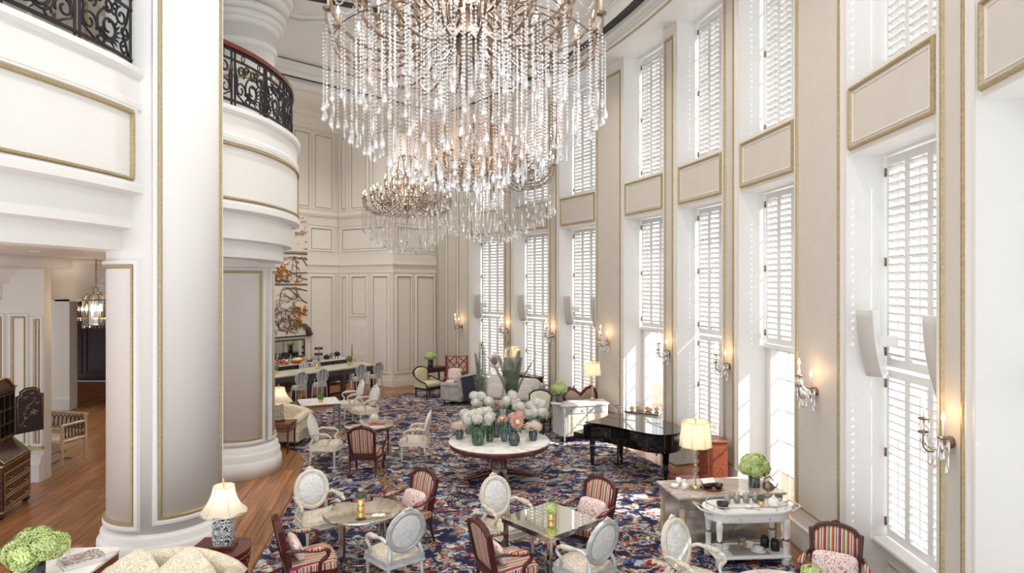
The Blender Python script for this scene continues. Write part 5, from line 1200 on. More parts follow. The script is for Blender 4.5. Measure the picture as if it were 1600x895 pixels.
t = thing('tall_tray_stand', 'slim stand with a small silver bowl beside the painted sideboard', 'stand', (2.42, 14.55, .016)); MB().lathe([(.13, 0), (.12, .02), (.015, .04), (.012, .95), (.03, .97)], 14).build('pole', CHROME, t); MB().lathe([(.03, .97), (.10, 1.0), (.13, 1.03), (.001, 1.01)], 16).build('bowl', CHROME, t)
# ------------------------------------------------------------------ far seating group
def legs4(t, w, d, h, mt, r=.025):
    for a in (-1, 1):
        for b in (-1, 1): MB().lathe([(r*.6, 0), (r, h*.6), (r, h)], 8, (a*w/2, b*d/2, 0)).build('leg', mt, t)
def bergere(label, loc, rz, fab, name='bergere_chair'):
    t = thing(name, label, 'armchair', loc, rz)
    MB().box(0, 0, .33, .68, .64, .10, c=.02).build('seat_rail', EBONY, t); q = MB(); q.ell((0, .02, .45), (.32, .31, .09), 24, 8, .5, .35); q.build('seat_cushion', fab, t)
    tl = rad(12); T = lambda x, z, n: (x, -.30+n*cos(tl)-z*sin(tl), .36+z*cos(tl)+n*sin(tl)); O = outline_cart(.66, .66); m = MB(); ring_plate(m, O, inset(O, .04), T, -.025, .025); m.tube([T(x, z, 0) for x, z in inset(O, .015)], .028, 6, True); m.build('back_frame', EBONY, t)
    m = MB(); pad_plate(m, inset(O, .035), T, -.015, .02, .05); m.build('back_pad', fab, t); m = MB(); pad_plate(m, inset(O, .035), lambda x, z, n: T(x, z, -n), .016, .022, .01); m.build('outer_back', fab, t)
    for s in (-1, 1):
        arm = spline([T(s*.30, .30, 0), (s*.35, -.20, .66), (s*.37, .0, .58), (s*.37, .20, .55), (s*.36, .30, .50), (s*.34, .32, .36)], 4); MB().tube(arm, .024, 7).build('arm', EBONY, t)
        m = MB(); pts = [(-.30, .36), (.30, .36), (.30, .48), (.15, .54), (-.05, .57), (-.25, .64), (-.34, .70)]; m.add([(s*.335, y, z) for y, z in pts]+[(s*.365, y, z) for y, z in pts], [tuple(range(7)), tuple(range(13, 6, -1))]+[(i, (i+1) % 7, 7+(i+1) % 7, 7+i) for i in range(7)]); m.build('side_panel', fab, t)
    legs4(t, .60, .56, .30, EBONY); return t
bergere('yellow floral armchair with a dark frame before the far wall', (-2.82, 21.55, .018), face(.75, -.66), YELF)
bergere('pale floral armchair with a dark carved frame beside the painted sideboard', (.62, 16.6, .018), face(-.35, -.93), PALEYF)
t = thing('fretwork_chair', 'red lacquer fretwork-back chair with a pink cushioned seat', 'chair', (-1.92, 21.75, .018), face(-.05, -1))
for s in (-1, 1):
    MB().box(s*.36, -.30, .68, .055, .055, 1.36, c=.008).build('back_post', RED, t); MB().box(s*.36, .28, .30, .055, .055, .60, c=.008).build('leg', RED, t); MB().box(s*.36, 0, .62, .055, .62, .045, c=.008).build('arm', RED, t)
fr = MB(); seg = lambda a, b, r=.016: fr.tube([(a[0], -.30, a[1]), (b[0], -.30, b[1])], r, 4, smooth=False)
for a, b in (((-.36, 1.33), (.36, 1.33)), ((-.36, .78), (.36, .78)), ((-.36, 1.3), (.1, .78)), ((.36, 1.3), (-.1, .78)), ((-.36, 1.05), (-.12, .78)), ((.36, 1.05), (.12, .78)), ((-.36, 1.05), (-.05, 1.33)), ((.36, 1.05), (.05, 1.33)), ((-.18, .93), (0, 1.12)), ((.18, .93), (0, 1.12)), ((0, 1.12), (0, 1.33))): seg(a, b)
fr.build('fretwork', RED, t); MB().box(0, 0, .38, .72, .60, .10, c=.01).build('seat_rail', RED, t); q = MB(); q.ell((0, 0, .48), (.34, .29, .08), 20, 8, .5, .35); q.build('seat_cushion', TOILE, t)
q = MB(); q.M = Matrix.Rotation(rad(-72), 4, 'X'); q.ell((0, 0, 0), (.26, .2, .07), 20, 8, .9, .5); o = tag(q.build('cushion', TOILE), 'pink toile cushion leaning on the red fretwork back', 'cushion'); o.location = (-1.92-.01, 21.75+.13, .76); o.rotation_euler = (0, 0, face(-.05, -1))
t = thing('console_desk', 'dark wooden desk with drawers against the far panelled wall', 'desk', (-2.90, 23.5, .016), .76)
MB().box(0, 0, .76, .95, .48, .03, c=.006).build('top', MAHOG2, t); MB().box(0, 0, .67, .90, .44, .15).build('case', EBONY, t)
for k in (-1, 0, 1):
    d = MB().box(k*.29, -.225, .67, .26, .015, .11, c=.003).build('drawer', MAHOG2, t); MB().lathe([(.001, -.01), (.012, 0), (.001, .01)], 8, (k*.29, -.24, .67)).build('knob', BRASS, d)
for a in (-1, 1):
    for b in (-1, 1): MB().box(a*.41, b*.19, .30, .05, .05, .60).build('leg', EBONY, t)
bouquet('hydrangea_vase', 'green hydrangeas in a black vase on the far wooden desk', (-2.98, 23.4, .793), 'cyl', .10, .30, BLKG, LIME, [(-.12, 0, .40), (.12, 0, .40), (0, .05, .46), (0, -.08, .38)], .12, 4, n=80)
def armchair_grey(label, loc, rz):
    t = thing('grey_armchair', label, 'armchair', loc, rz)
    MB().box(0, .02, .22, .80, .78, .22, c=.03).build('base', GREYF, t); q = MB(); q.ell((0, .06, .40), (.31, .36, .11), 22, 8, .45, .35); q.build('seat_cushion', GREYF, t)
    m = MB(); m.M = Matrix.Translation((0, -.36, .55)) @ Matrix.Rotation(rad(-10), 4, 'X'); m.box(0, 0, .03, .80, .18, .70, c=.06); m.build('backrest', GREYF, t)
    m = MB(); m.M = Matrix.Translation((0, -.46, .53)) @ Matrix.Rotation(rad(-10), 4, 'X'); m.box(0, 0, .0, .82, .04, .74, c=.015); m.build('outer_back', NAVYF, t)
    for s in (-1, 1):
        MB().box(s*.36, .04, .36, .15, .76, .50, c=.04).build('arm', GREYF, t); m = MB(); m.tube([(s*.37, -.3, .62), (s*.37, .40, .60)], .085, 10); m.build('arm_roll', GREYF, t)
    legs4(t, .66, .62, .12, EBONY, .03); return t
armchair_grey('grey rolled-arm armchair with a navy outer back beside the glass table', (-1.72, 20.55, .018), face(-.85, .52))
t = thing('glass_table', 'small round glass-topped table with a posy by the red fretwork chair', 'table', (-1.60, 21.1, .018)); MB().lathe([(.001, .745), (.26, .745), (.262, .752), (.26, .76), (.001, .76)], 28).build('glass_top', CLEAR, t); MB().lathe([(.14, 0), (.13, .02), (.02, .05), (.02, .7), (.08, .745)], 14).build('pedestal', EBONY, t)
t = thing('grey_sofa', 'grey sofa with pale cushions behind the flower table', 'sofa', (-.08, 17.95, .018), face(-.38, -.92))
MB().box(0, .02, .24, 1.9, .84, .26, c=.03).build('base', GREYF, t)
for k in (-1, 1):
    q = MB(); q.ell((k*.40, .06, .44), (.40, .36, .10), 20, 8, .4, .3); q.build('seat_cushion', GREYF, t); q = MB(); q.M = Matrix.Rotation(rad(-76), 4, 'X'); q.ell((0, 0, 0), (.41, .36, .12), 22, 10, .6, .4); b = q.build('back_cushion', LGREYF, t); b.location = (k*.41, -.26, .80)
m = MB(); m.M = Matrix.Translation((0, -.40, .60)) @ Matrix.Rotation(rad(-8), 4, 'X'); m.box(0, 0, .03, 1.9, .16, .82, c=.06); m.build('backrest', GREYF, t)
for s in (-1, 1): MB().box(s*.87, .04, .38, .18, .82, .54, c=.05).build('arm', GREYF, t)
legs4(t, 1.6, .6, .11, EBONY, .03)
for k, lb in ((-1, 'pale linen cushion at the left end of the grey sofa'), (1, 'pale linen cushion at the right end of the grey sofa')):
    w = Matrix.Translation((-.08, 17.95, .018)) @ Matrix.Rotation(face(-.38, -.92), 4, 'Z'); q = MB(); q.M = Matrix.Rotation(rad(-68), 4, 'X'); q.ell((0, 0, 0), (.24, .22, .07), 18, 8, .8, .5); o = tag(q.build('cushion', LGREYF), lb, 'cushion', 'pale cushions on the grey sofa'); o.location = w @ Vector((-k*.45, -.06, .78)); o.rotation_euler = (0, 0, face(-.38, -.92))
p, r_, t_ = Vector(onarc(33.6, RW-.42)), None, None
t = thing('tall_console', 'tall dark console table under the far windows behind the sofa', 'table', (.30, 19.38, .016), rad(34.9)+pi/2)
MB().box(0, 0, 1.08, 1.75, .36, .035, c=.006).build('top', MAHOG2, t); MB().box(0, 0, 1.0, 1.66, .31, .12).build('apron', EBONY, t); MB().box(0, 0, .22, 1.6, .30, .03).build('shelf', EBONY, t); MB().box(0, .12, .62, 1.6, .02, .76).build('back_panel', NAVYF, t)
for a in (-1, 1):
    for b in (-1, 1): MB().box(a*.80, b*.14, .48, .05, .05, .96).build('leg', EBONY, t)
crystal_lamp('crystal ball lamp with a cream shade on the tall dark console', (.0, 19.42, 1.115), .80, .20, .25, .30, 3, 8, .1)
t = thing('disc_ornament', 'white round ornament with a maroon centre on the tall dark console', 'ornament', (-.53, 19.93, 1.115), -.55)
MB().lathe([(.09, 0), (.09, .02), (.02, .04), (.018, .10)], 16).build('stand', PORC, t)
m = MB(); m.M = Matrix.Translation((0, 0, .32)) @ Matrix.Rotation(pi/2, 4, 'X'); m.lathe([(.001, -.02), (.24, -.015), (.25, 0), (.24, .015), (.12, .03), (.12, .02), (.001, .02)], 32); m.build('disc', PORC, t)
m = MB(); m.M = Matrix.Translation((0, 0, .32)) @ Matrix.Rotation(pi/2, 4, 'X'); m.ell((0, 0, .015), (.125, .125, .03), 20, 6); m.build('centre_boss', mat('maroon_boss', (.28, .14, .13), .35), t)
# ------------------------------------------------------------------ left group behind the second column
def side_table(label, loc, rz, w, d, h, top, bow=0, name='side_table', inlay=True):
    t = thing(name, label, 'table', loc, rz)
    P = [(-w/2, -d/2), (w/2, -d/2), (w/2, d/2-bow)]+[(w/2-w*i/8, d/2-bow+bow*sin(pi*i/8)) for i in range(1, 8)]+[(-w/2, d/2-bow)]
    m = MB(); m.prism(inset(P, -.015), h-.028, h); m.build('top', top, t); m = MB(); m.prism(P, h-.19, h-.028); m.build('case', MAHOG, t)
    fn = lambda u, v, n: (u, d/2-bow+bow*sin(pi*(.5-u/w))+n, v)
    m = MB(); m.slab(fn, -w/2+.06, h-.165, w/2-.06, h-.055, .008, 8); dr = m.build('drawer', MAHOG, t); m = MB(); m.ring(fn, -w/2+.08, h-.155, w/2-.08, h-.065, .010, .004, 8, 1, .008); m.build('inlay', BRASS, dr)
    m = MB(); m.tube([fn(-.05, h-.105, .01), fn(-.05, h-.125, .03), fn(.05, h-.125, .03), fn(.05, h-.105, .01)], .005, 5); m.build('handle', BRASS, dr)
    if inlay: m = MB(); m.tube([(x, y, h+.0005) for x, y in inset(P, .03)], .003, 4, True); m.build('top_inlay', REDWOOD, t)
    for a in (-1, 1):
        m = MB(); m.ring(lambda u, v, n, a=a: (a*(w/2+n), u, v), -d/2+.07, h-.165, d/2-bow-.07, h-.055, .010, .006); m.build('side_inlay', BRASS, t)
        for b in (-1, 1): MB().lathe([(.015, 0), (.028, h-.19), (.028, h-.10)], 4, (a*(w/2-.03), b*(d/2-.03)-(bow if b > 0 else 0), 0), False, pi/4, 2*pi+pi/4).build('leg', MAHOG, t)
    return t
def jar_lamp(label, loc, rz, jar, sh, hj, r0, r1, hs, n=6, power=7, jw=.105):
    t = thing('jar_lamp', label, 'lamp', loc, rz)
    MB().box(0, 0, .02, jw*2+.05, jw*2+.05, .04, c=.006).build('plinth', MAHOG, t); MB().box(0, 0, .05, jw*1.8, jw*1.8, .02).build('foot', jar, t)
    m = MB(); j = jw; m.lathe([(j*1.28, .06), (j*1.36, .10), (j*1.38, hj*.75), (j*1.30, hj-.02), (j*1.36, hj), (j*.7, hj+.03), (.03, hj+.05)], 4, (0, 0, 0), False, pi/4, 2*pi+pi/4); m.build('jar', jar, t)
    MB().lathe([(.022, hj+.04), (.012, hj+.07), (.008, hj+.08), (.008, hj+hs+.09), (.014, hj+hs+.10), (.001, hj+hs+.14)], 8).build('rod', BRASS, t)
    z = hj+.045; m = MB(); lamp_shade(m, r0, r1, hs, n, z, 1.9, 0, .018); m.build('shade', sh, t); shade_ribs(t, r0, r1, hs, n, z, 1.9, GILTW)
    MB().ell((0, 0, z+hs*.5), (.03, .03, .045), 8, 6).build('bulb', FLAME, t); light('bulb_glow', (0, 0, z+hs*.55), power, (1, .74, .46), .04, t); return t
side_table('bow-front mahogany side table at the foot of the big white column', (-3.42, 7.50, .016), -pi/2, .62, .64, .70, MAHOG, .10)
jar_lamp('blue and white jar lamp with a cream bell shade on the bow-front mahogany table', (-3.40, 7.55, .717), .15, JAR, SHADEW, .36, .12, .265, .31, 6, 4)
side_table('mahogany side table peeking out beyond the second white column', (-5.28, 14.55, .016), -pi/2, .50, .58, .68, REDWOOD, 0, inlay=False)
jar_lamp('floral jar lamp with a white bell shade beyond the second white column', (-5.33, 14.62, .70), .5, JAR2, SHADEW, .38, .13, .31, .33, 6, 4, .10)
def damask_sofa(label, loc, rz, w, backh=.95, armh=.62, name='damask_sofa'):
    t = thing(name, label, 'sofa', loc, rz)
    MB().box(0, .02, .24, w, .84, .28, c=.03).build('base', SOFAD, t)
    for k in (-1, 1): q = MB(); q.ell((k*w*.22, .08, .44), (w*.21, .36, .10), 20, 8, .4, .3); q.build('seat_cushion', SOFAD, t)
    n = 14; pts = [(-w/2+w*i/n, armh+(backh-armh)*max(0, sin(pi*i/n))**.7) for i in range(n+1)]; V = []
    for y in (-.46, -.28):
        V += [(x, y-(z-.2)*.12, z) for x, z in pts]+[(x, y, .12) for x, z in pts]
    k = n+1; F = []
    for i in range(n): F += [(i, i+1, k+i+1, k+i), (2*k+i+1, 2*k+i, 3*k+i, 3*k+i+1), (i+1, i, 2*k+i, 2*k+i+1)]
    F += [(0, k, 3*k, 2*k), (n, 2*k+n, 3*k+n, k+n)]
    m = MB(); m.add(V, F, False); m.tube([(x, -.37-(z-.2)*.12, z-.03) for x, z in pts], .095, 10); m.build('backrest', SOFAD, t)
    for s in (-1, 1):
        MB().box(s*(w/2-.08), .02, .34, .16, .82, .52, c=.04).build('arm', SOFAD, t); m = MB(); m.tube([(s*(w/2-.07), -.36, armh+.02), (s*(w/2-.07), .10, armh), (s*(w/2-.07), .42, armh-.04)], .10, 10); m.build('arm_roll', SOFAD, t)
    legs4(t, w-.3, .6, .11, MAHOG, .03); return t
damask_sofa('cream damask sofa beyond the lamp table behind the second white column', (-5.85, 15.42, .016), pi-.05, 1.75, .80)
SF = (-3.63, 6.52, .016); sr = face(.12, -.99)
damask_sofa('cream damask camel-back sofa cut off by the bottom edge', SF, sr, 1.44, .87)
w = Matrix.Translation(SF) @ Matrix.Rotation(sr, 4, 'Z')
for x, rr, lb in ((.30, .6, 'left cream damask cushion standing on its corner on the camel-back sofa'), (-.22, .72, 'right cream damask cushion standing on its corner on the camel-back sofa')):
    q = MB(); q.M = Matrix.Rotation(rad(-74), 4, 'X') @ Matrix.Rotation(rr, 4, 'Z'); q.ell((0, 0, 0), (.27, .27, .09), 24, 10, .9, .55); o = tag(q.build('cushion', SOFAD), lb, 'cushion', 'cream cushions on the camel-back sofa'); o.location = w @ Vector((x, -.19, .70)); o.rotation_euler = (0, 0, sr)
# marble-topped console, books, hydrangea
t = thing('marble_console', 'mahogany console with a white marble top at the lower left corner', 'console table', (-4.88, 6.66, 0), .06)
m = MB(); m.prism([(-.36, -.9), (.36, -.9), (.40, -.86), (.40, .70), (.34, .78), (-.34, .78), (-.40, .70), (-.40, -.86)], .72, .75); m.build('marble_top', MARBLE, t)
MB().box(0, -.06, .60, .72, 1.62, .24).build('case', REDWOOD, t); MB().box(.365, .30, .60, .02, .72, .18, c=.003).build('drawer', REDWOOD, t); MB().box(.365, -.48, .60, .02, .72, .18, c=.003).build('drawer', REDWOOD, t)
for a in (-1, 1):
    for b in (-.8, .68): MB().box(a*.32, b, .24, .06, .06, .48).build('leg', REDWOOD, t)
for k, (z, s, rz, cv, lb) in enumerate(((.751, 1.0, -.75, PORC, 'lower white book of the pair on the marble console'), (.776, .95, -.68, TOPBOOK, 'marbled art book on top of the white book on the marble console'))):
    b = thing('book', lb, 'book', (-4.74, 7.06, z), rz); MB().box(0, 0, .012, .30*s, .40*s, .018).build('pages', PAPER, b); MB().box(0, 0, .0225, .31*s, .41*s, .004).build('cover', cv, b); MB().box(-.153*s, 0, .012, .004, .41*s, .024).build('spine', cv, b)
bouquet('hydrangea_vase', 'lime hydrangeas in a black glass vase at the lower left corner', (-4.90, 6.55, .752), 'cyl', .105, .24, BLKG, LIME, [(-.15, -.02, .32), (.12, .0, .37), (-.02, -.10, .30), (.0, .10, .40), (-.12, .10, .38), (.13, .12, .34)], .125, 5, n=220)
# ------------------------------------------------------------------ secretary and settle in the aisle
t = thing('secretary_desk', 'black lacquer chinoiserie secretary with open doors at the left edge', 'secretary', (-8.62, 10.75, 0), face(.955, .297))
MB().box(0, 0, .50, 1.10, .52, .74, c=.008).build('lower_case', LACQ, t)
for k in range(3):
    d = MB().box(0, .262, .25+.20*k, 1.0, .016, .18, c=.003).build('drawer', LACQ, t); m = MB(); m.ring(lambda u, v, n: (u, .27+n, v), -.49, .165+.20*k, .49, .335+.20*k, .012, .004); m.build('gilt_line', BRASS, d)
    for s in (-1, 1): MB().tube([(s*.28-.05, .272, .25+.2*k), (s*.28-.04, .295, .235+.2*k), (s*.28+.04, .295, .235+.2*k), (s*.28+.05, .272, .25+.2*k)], .006, 5).build('handle', BRASS, d)
for z in (.13, .87): MB().box(0, .005, z, 1.14, .55, .02).build('gilt_moulding', BRASS, t)
m = MB(); m.add([(-.53, -.26, .88), (.53, -.26, .88), (.53, .26, .88), (-.53, .26, .88), (-.53, -.26, 1.16), (.53, -.26, 1.16), (.53, -.02, 1.16), (-.53, -.02, 1.16), ], [(3, 2, 1, 0), (4, 5, 6, 7), (0, 1, 5, 4), (2, 3, 7, 6), (1, 2, 6, 5), (3, 0, 4, 7)]); m.build('desk_case', LACQ, t)
fs = lambda u, v, n: (u, .26-.28*v+n*.7, .88+.28*v+n*.7)
m = MB(); m.slab(fs, -.50, .02, .50, .98, .02); sl = m.build('slant_front', LACQ, t); m = MB(); m.ring(lambda u, v, n: fs(u, v/.4, n), -.49, .012, .49, .388, .012, .005, 1, 1, .02); m.build('gilt_line', BRASS, sl)
m = MB(); m.box(0, -.24, 1.56, 1.0, .03, .80); m.box(-.49, -.10, 1.56, .03, .28, .80); m.box(.49, -.10, 1.56, .03, .28, .80); m.build('upper_case', EBONY, t)
for z in (1.20, 1.42, 1.66, 1.92): MB().box(0, -.10, z, .96, .26, .016).build('shelf', EBONY, t)
for k in range(4): MB().box(-.32+.2*k, -.10, 1.56, .014, .26, .72).build('divider', EBONY, t)
m = MB()
for z in (1.20, 1.42, 1.66, 1.92): m.box(0, .035, z, .97, .008, .012)
for k in range(4): m.box(-.32+.2*k, .035, 1.56, .010, .008, .72)
m.build('gilt_edges', BRASS, t)
m = MB(); O = [(-.52, 1.95), (.52, 1.95), (.52, 2.02), (.44, 2.03), (.34, 2.10), (.22, 2.18), (.10, 2.22), (-.10, 2.22), (-.22, 2.18), (-.34, 2.10), (-.44, 2.03), (-.52, 2.02)]; T = lambda x, z, n: (x, -.10+n, z)
m.add([T(x, z, -.14) for x, z in O]+[T(x, z, .14) for x, z in O], [tuple(range(11, -1, -1)), tuple(range(12, 24))]+[(i, (i+1) % 12, 12+(i+1) % 12, 12+i) for i in range(12)]); m.build('arched_crest', LACQ, t)
m = MB(); m.tube([T(x, z, .15) for x, z in O[2:]], .022, 6); m.build('crest_moulding', BRASS, t)
for s in (-1, 0, 1): MB().lathe([(.025, 0), (.018, .03), (.034, .06), (.018, .09), (.028, .11), (.001, .15)], 10, (s*.49, -.02, 2.03 if s else 2.22)).build('finial', BRASS, t)
for s in (-1, 1):
    d = bpy.data.objects.new('door', None); m = MB(); O2 = [(0, 0), (.46, 0), (.46, .66), (.40, .68), (.40, .74), (.30, .80), (.16, .80), (.06, .74), (.06, .68), (0, .66)]
    m.add([(x, -.012, z) for x, z in O2]+[(x, .012, z) for x, z in O2], [tuple(range(9, -1, -1)), tuple(range(10, 20))]+[(i, (i+1) % 10, 10+(i+1) % 10, 10+i) for i in range(10)]); d = m.build('door', EBONY, t); d.location = (s*.50, .05, 1.17)
    d.rotation_euler = (0, 0, rad(40) if s > 0 else rad(140))
    m = MB()
    for y in (-.014, .014): m.tube([(x, y, z) for x, z in inset(O2, .03)], .007, 4, True)
    m.build('gilt_border', BRASS, d)
    m = MB(); rr = random.Random(3)
    for y in (-.016, .016):
        m.tube([(.08, y, .10), (.14, y, .25), (.12, y, .36), (.22, y, .48), (.34, y, .60)], .005, 4); m.tube([(.14, y, .25), (.28, y, .34), (.38, y, .36)], .004, 4)
        for k in range(26): a, z = rr.choice(((.12, .2), (.14, .3), (.2, .46), (.3, .56), (.33, .36), (.25, .33), (.1, .13))); x = a+rr.uniform(-.05, .05); z += rr.uniform(-.05, .05); m.ell((x, y, z), (.014, .003, .010), 6, 4)
        for x, z in ((.15, .62), (.26, .68), (.35, .50)): m.add([(x-.05, y, z+.02), (x, y, z-.01), (x+.05, y, z+.03), (x, y, z+.01)], [(0, 1, 2, 3)])
    m.build('gilt_birds_and_branches', GOLD, d)
for a in (-1, 1):
    for b in (-1, 1): MB().ell((a*.48, b*.2, .06), (.075, .075, .06), 12, 6).build('bun_foot', EBONY, t)
R = random.Random(9); sw_, sl_ = Matrix.Translation((-8.62, 10.75, 0)) @ Matrix.Rotation(face(.955, .297), 4, 'Z'), 0
for k, (x, h_, c) in enumerate(((.0, .17, (.75, .73, .7)), (.03, .16, (.06, .16, .12)), (.06, .18, (.7, .7, .68)), (.20, .15, (.4, .3, .2)), (.23, .17, (.08, .2, .16)))):
    b = thing('book', ('pale', 'dark green', 'white', 'tan', 'teal')[k]+' upright book on the middle shelf of the lacquer secretary', 'book', sw_ @ Vector((x, -.08, 1.43)), face(.955, .297), 'books in the secretary'); MB().box(0, 0, h_/2, .018, .13, h_-.006).build('pages', PAPER, b); MB().box(0, .068, h_/2, .024, .006, h_).build('spine', mat('book_cloth%d' % k, c, .6), b)
t = thing('lattice_settee', 'gilt cream settee with an openwork loop back behind the white pilaster', 'settee', (-10.12, 13.85, 0), -.2)
def loops(par, fn, L, z0, z1, n, name):
    m = MB()
    for k in range(n):
        u = L*(k+.5)/n; w_ = L/n*.62; m.tube([fn(u+w_*.8*cos(2*pi*i/12), (z0+z1)/2+(z1-z0)*.52*sin(2*pi*i/12)) for i in range(12)], .010, 5, True)
    m.build(name, EBONY, par)
fb = lambda u, z: (-.75+u, .30+.12*(z-.5), z); fs_ = lambda u, z: (.75, -.28+u, z); fl_ = lambda u, z: (-.75, -.28+u, z)
for z in (.98, .60): MB().tube([fb(0, z), fb(1.5, z)], .03, 4, smooth=False).build('back_rail', GILTW, t)
loops(t, fb, 1.5, .66, .92, 14, 'back_loops'); 
for f in (fs_, fl_):
    for z in (.84, .50): MB().tube([f(0, z), f(.56, z)], .028, 4, smooth=False).build('arm_rail', GILTW, t)
    loops(t, f, .56, .55, .80, 7, 'side_loops')
q = MB(); q.ell((0, 0, .47), (.70, .30, .07), 20, 8, .4, .3); q.build('seat_cushion', PINKP, t); MB().box(0, 0, .38, 1.46, .60, .09, c=.01).build('seat_rail', GILTW, t)
for a in (-1, 1):
    for b, h in ((-.28, .86), (.30, 1.0)): MB().box(a*.75, b, h/2, .05, .05, h, c=.006).build('leg', GILTW, t)
# ------------------------------------------------------------------ bar
BD = Vector((.612, .791)); BN = Vector((-.791, .612))       # along the bar, towards the back wall
B0 = Vector((-4.72, 22.2)); bz = atan2(BD.y, BD.x)
t = thing('bar_counter', 'long dark carved bar island with a pale green stone top', 'bar', (B0.x, B0.y, 0), bz)
L = 5.2
MB().box(-L/2, .50, 1.03, L+.06, 1.06, .05, c=.008).build('stone_top', GREENSTONE, t); MB().box(-L/2, .5, .92, L, .98, .17).build('carved_frieze', BARFRONT, t)
for k in range(5):
    for b in (.07, .93): MB().box(-.07-k*(L-.14)/4, b, .42, .14, .14, .84, c=.01).build('carved_post', BARFRONT, t)
MB().box(-L/2, .5, .16, L-.2, .06, .06).build('stretcher', EBONY, t)
def stool(label, u, v, rz, fab):
    p = B0+BD*u+BN*v
    if ('st', fab.name) in PR: return dup(PR[('st', fab.name)], label, (p.x, p.y, 0), rz)
    t = thing('bar_stool', label, 'bar stool', (p.x, p.y, 0), rz, 'oval-backed bar stools'); PR[('st', fab.name)] = t
    m = MB(); m.prism(outline_oval(.21, .20, 16), .64, .70); m.build('seat_rail', SILVERW, t); m = MB(); cushion(m, outline_oval(.205, .195, 16), .69, .72, .05); m.build('seat_cushion', GREYF, t)
    T = lambda x, z, n: (x, -.20+n-.12*z, .98+z); m = MB(); ring_plate(m, outline_oval(.20, .23, 20), outline_oval(.165, .195, 20), T, -.018, .018); m.tube([T(x, z, 0) for x, z in outline_oval(.183, .213, 20)], .022, 6, True); m.build('back_frame', SILVERW, t)
    m = MB(); pad_plate(m, outline_oval(.168, .198, 20), T, -.012, .014, .02); m.build('back_pad', fab, t)
    for s in (-1, 1):
        MB().tube([T(s*.12, -.19, 0), (s*.15, -.16, .68), (s*.18, -.20, 0)], [.018, .02, .014], 6).build('leg', SILVERW, t); MB().tube([(s*.15, .14, .66), (s*.17, .18, 0)], [.022, .014], 6).build('leg', SILVERW, t)
    m = MB(); m.tube([(-.165, .17, .25), (.165, .17, .25)], .012, 5); m.tube([(-.175, -.19, .25), (.175, -.19, .25)], .012, 5)
    for s in (-1, 1): m.tube([(s*.165, .17, .25), (s*.175, -.19, .25)], .012, 5)
    m.build('foot_rail', SILVERW, t); return t
fz = bz   # +Y of the stool faces the bar
for u, lb in ((-.32, 'blue-striped bar stool nearest the white corner, front of the bar'), (-1.05, 'blue-striped bar stool second from the white corner, front of the bar'), (-2.55, 'blue-striped bar stool third from the white corner, behind the marble table'), (-3.30, 'blue-striped bar stool fourth from the white corner, beside the lamp')): stool(lb, u, -.34, fz-.15, BSTRIPE)
for u, lb in ((-1.30, 'grey-striped stool nearest the service door, behind the bar'), (-1.75, 'grey-striped stool second from the service door, behind the bar'), (-3.78, 'grey-striped stool third from the service door, behind the bar'), (-4.30, 'grey-striped stool nearest the column, behind the bar')): stool(lb, u, 1.42, fz+pi, GSTRIPE)
def barpt(u, v, z): p = B0+BD*u+BN*v; return (p.x, p.y, z)
for u, lb in ((-3.55, 'left'), (-.75, 'right')): cup_plant('green posy in a brass cup at the %s of the bar top' % lb, barpt(u, .5, 1.058), .07, .14, mat('posy_green_'+lb, (.12, .22, .04), .6), .11)
t = thing('brass_beaker', 'brass beaker alone in the middle of the bar top', 'beaker', barpt(-2.0, .55, 1.058)); MB().lathe([(.055, 0), (.07, .14), (.06, .14), (.05, .02), (.001, .015)], 16).build('beaker', BRASS, t)
t = thing('back_counter', 'dark back counter with a white top carrying food along the bar wall', 'counter', barpt(0, 0, 0), bz)
MB().box(-1.2, 3.16, .95, 4.7, .72, .04, c=.006).build('white_top', PORC, t); MB().box(-1.2, 3.2, .53, 4.6, .62, .78).build('body', EBONY, t)
for k in range(6):
    d = MB().box(+.72-.76*k, 2.88, .76, .68, .02, .26, c=.004).build('drawer', BARFRONT, t); MB().lathe([(.001, -.015), (.02, 0), (.001, .015)], 8, (+.72-.76*k, 2.86, .76)).build('knob', BRASS, d)
    MB().box(+.72-.76*k, 2.88, .36, .68, .02, .46, c=.004).build('door', EBONY, t)
def cpt(u, v=3.1, z=.972): return barpt(u, v, z)
FRU = noisy('red_tomatoes', (.38, .05, .02), (.55, .14, .06), 12, .35)
t = thing('platter', 'white platter heaped with red tomatoes, leftmost food on the back counter', 'platter', cpt(-1.75, 2.98), bz); MB().lathe([(.16, 0), (.30, .03), (.31, .04), (.16, .015), (.001, .012)], 24, sq=.6).build('dish', PORC, t)
k0 = 0; R = random.Random(2)
fm = MB().ell((0, 0, 0), (.055, .055, .05), 10, 6).mesh('tomato', FRU)
for k in range(14):
    a, r = k*2.4, .055*sqrt(k); p = Vector(cpt(-1.75, 2.98, 1.04+(.06 if k < 4 else 0)))+Vector((r*cos(a)*1.1, r*sin(a)*.75, 0)); o = inst('tomato', fm, None, p); tag(o, 'red tomato in the heap on the white platter of the back counter', 'tomato', 'tomatoes heaped on the platter')
t = thing('casserole', 'orange-red casserole heaped with yellow food on the back counter', 'casserole', cpt(-1.12, 2.98), bz); MB().lathe([(.14, 0), (.20, .03), (.22, .12), (.20, .12), (.17, .05), (.001, .04)], 22).build('pot', mat('orange_enamel', (.50, .07, .02), .25), t); q = MB(); q.ell((0, 0, .12), (.19, .19, .09), 14, 6); q.build('filling', noisy('yellow_food', (.75, .55, .15), (.82, .74, .5), 10, .7), t)
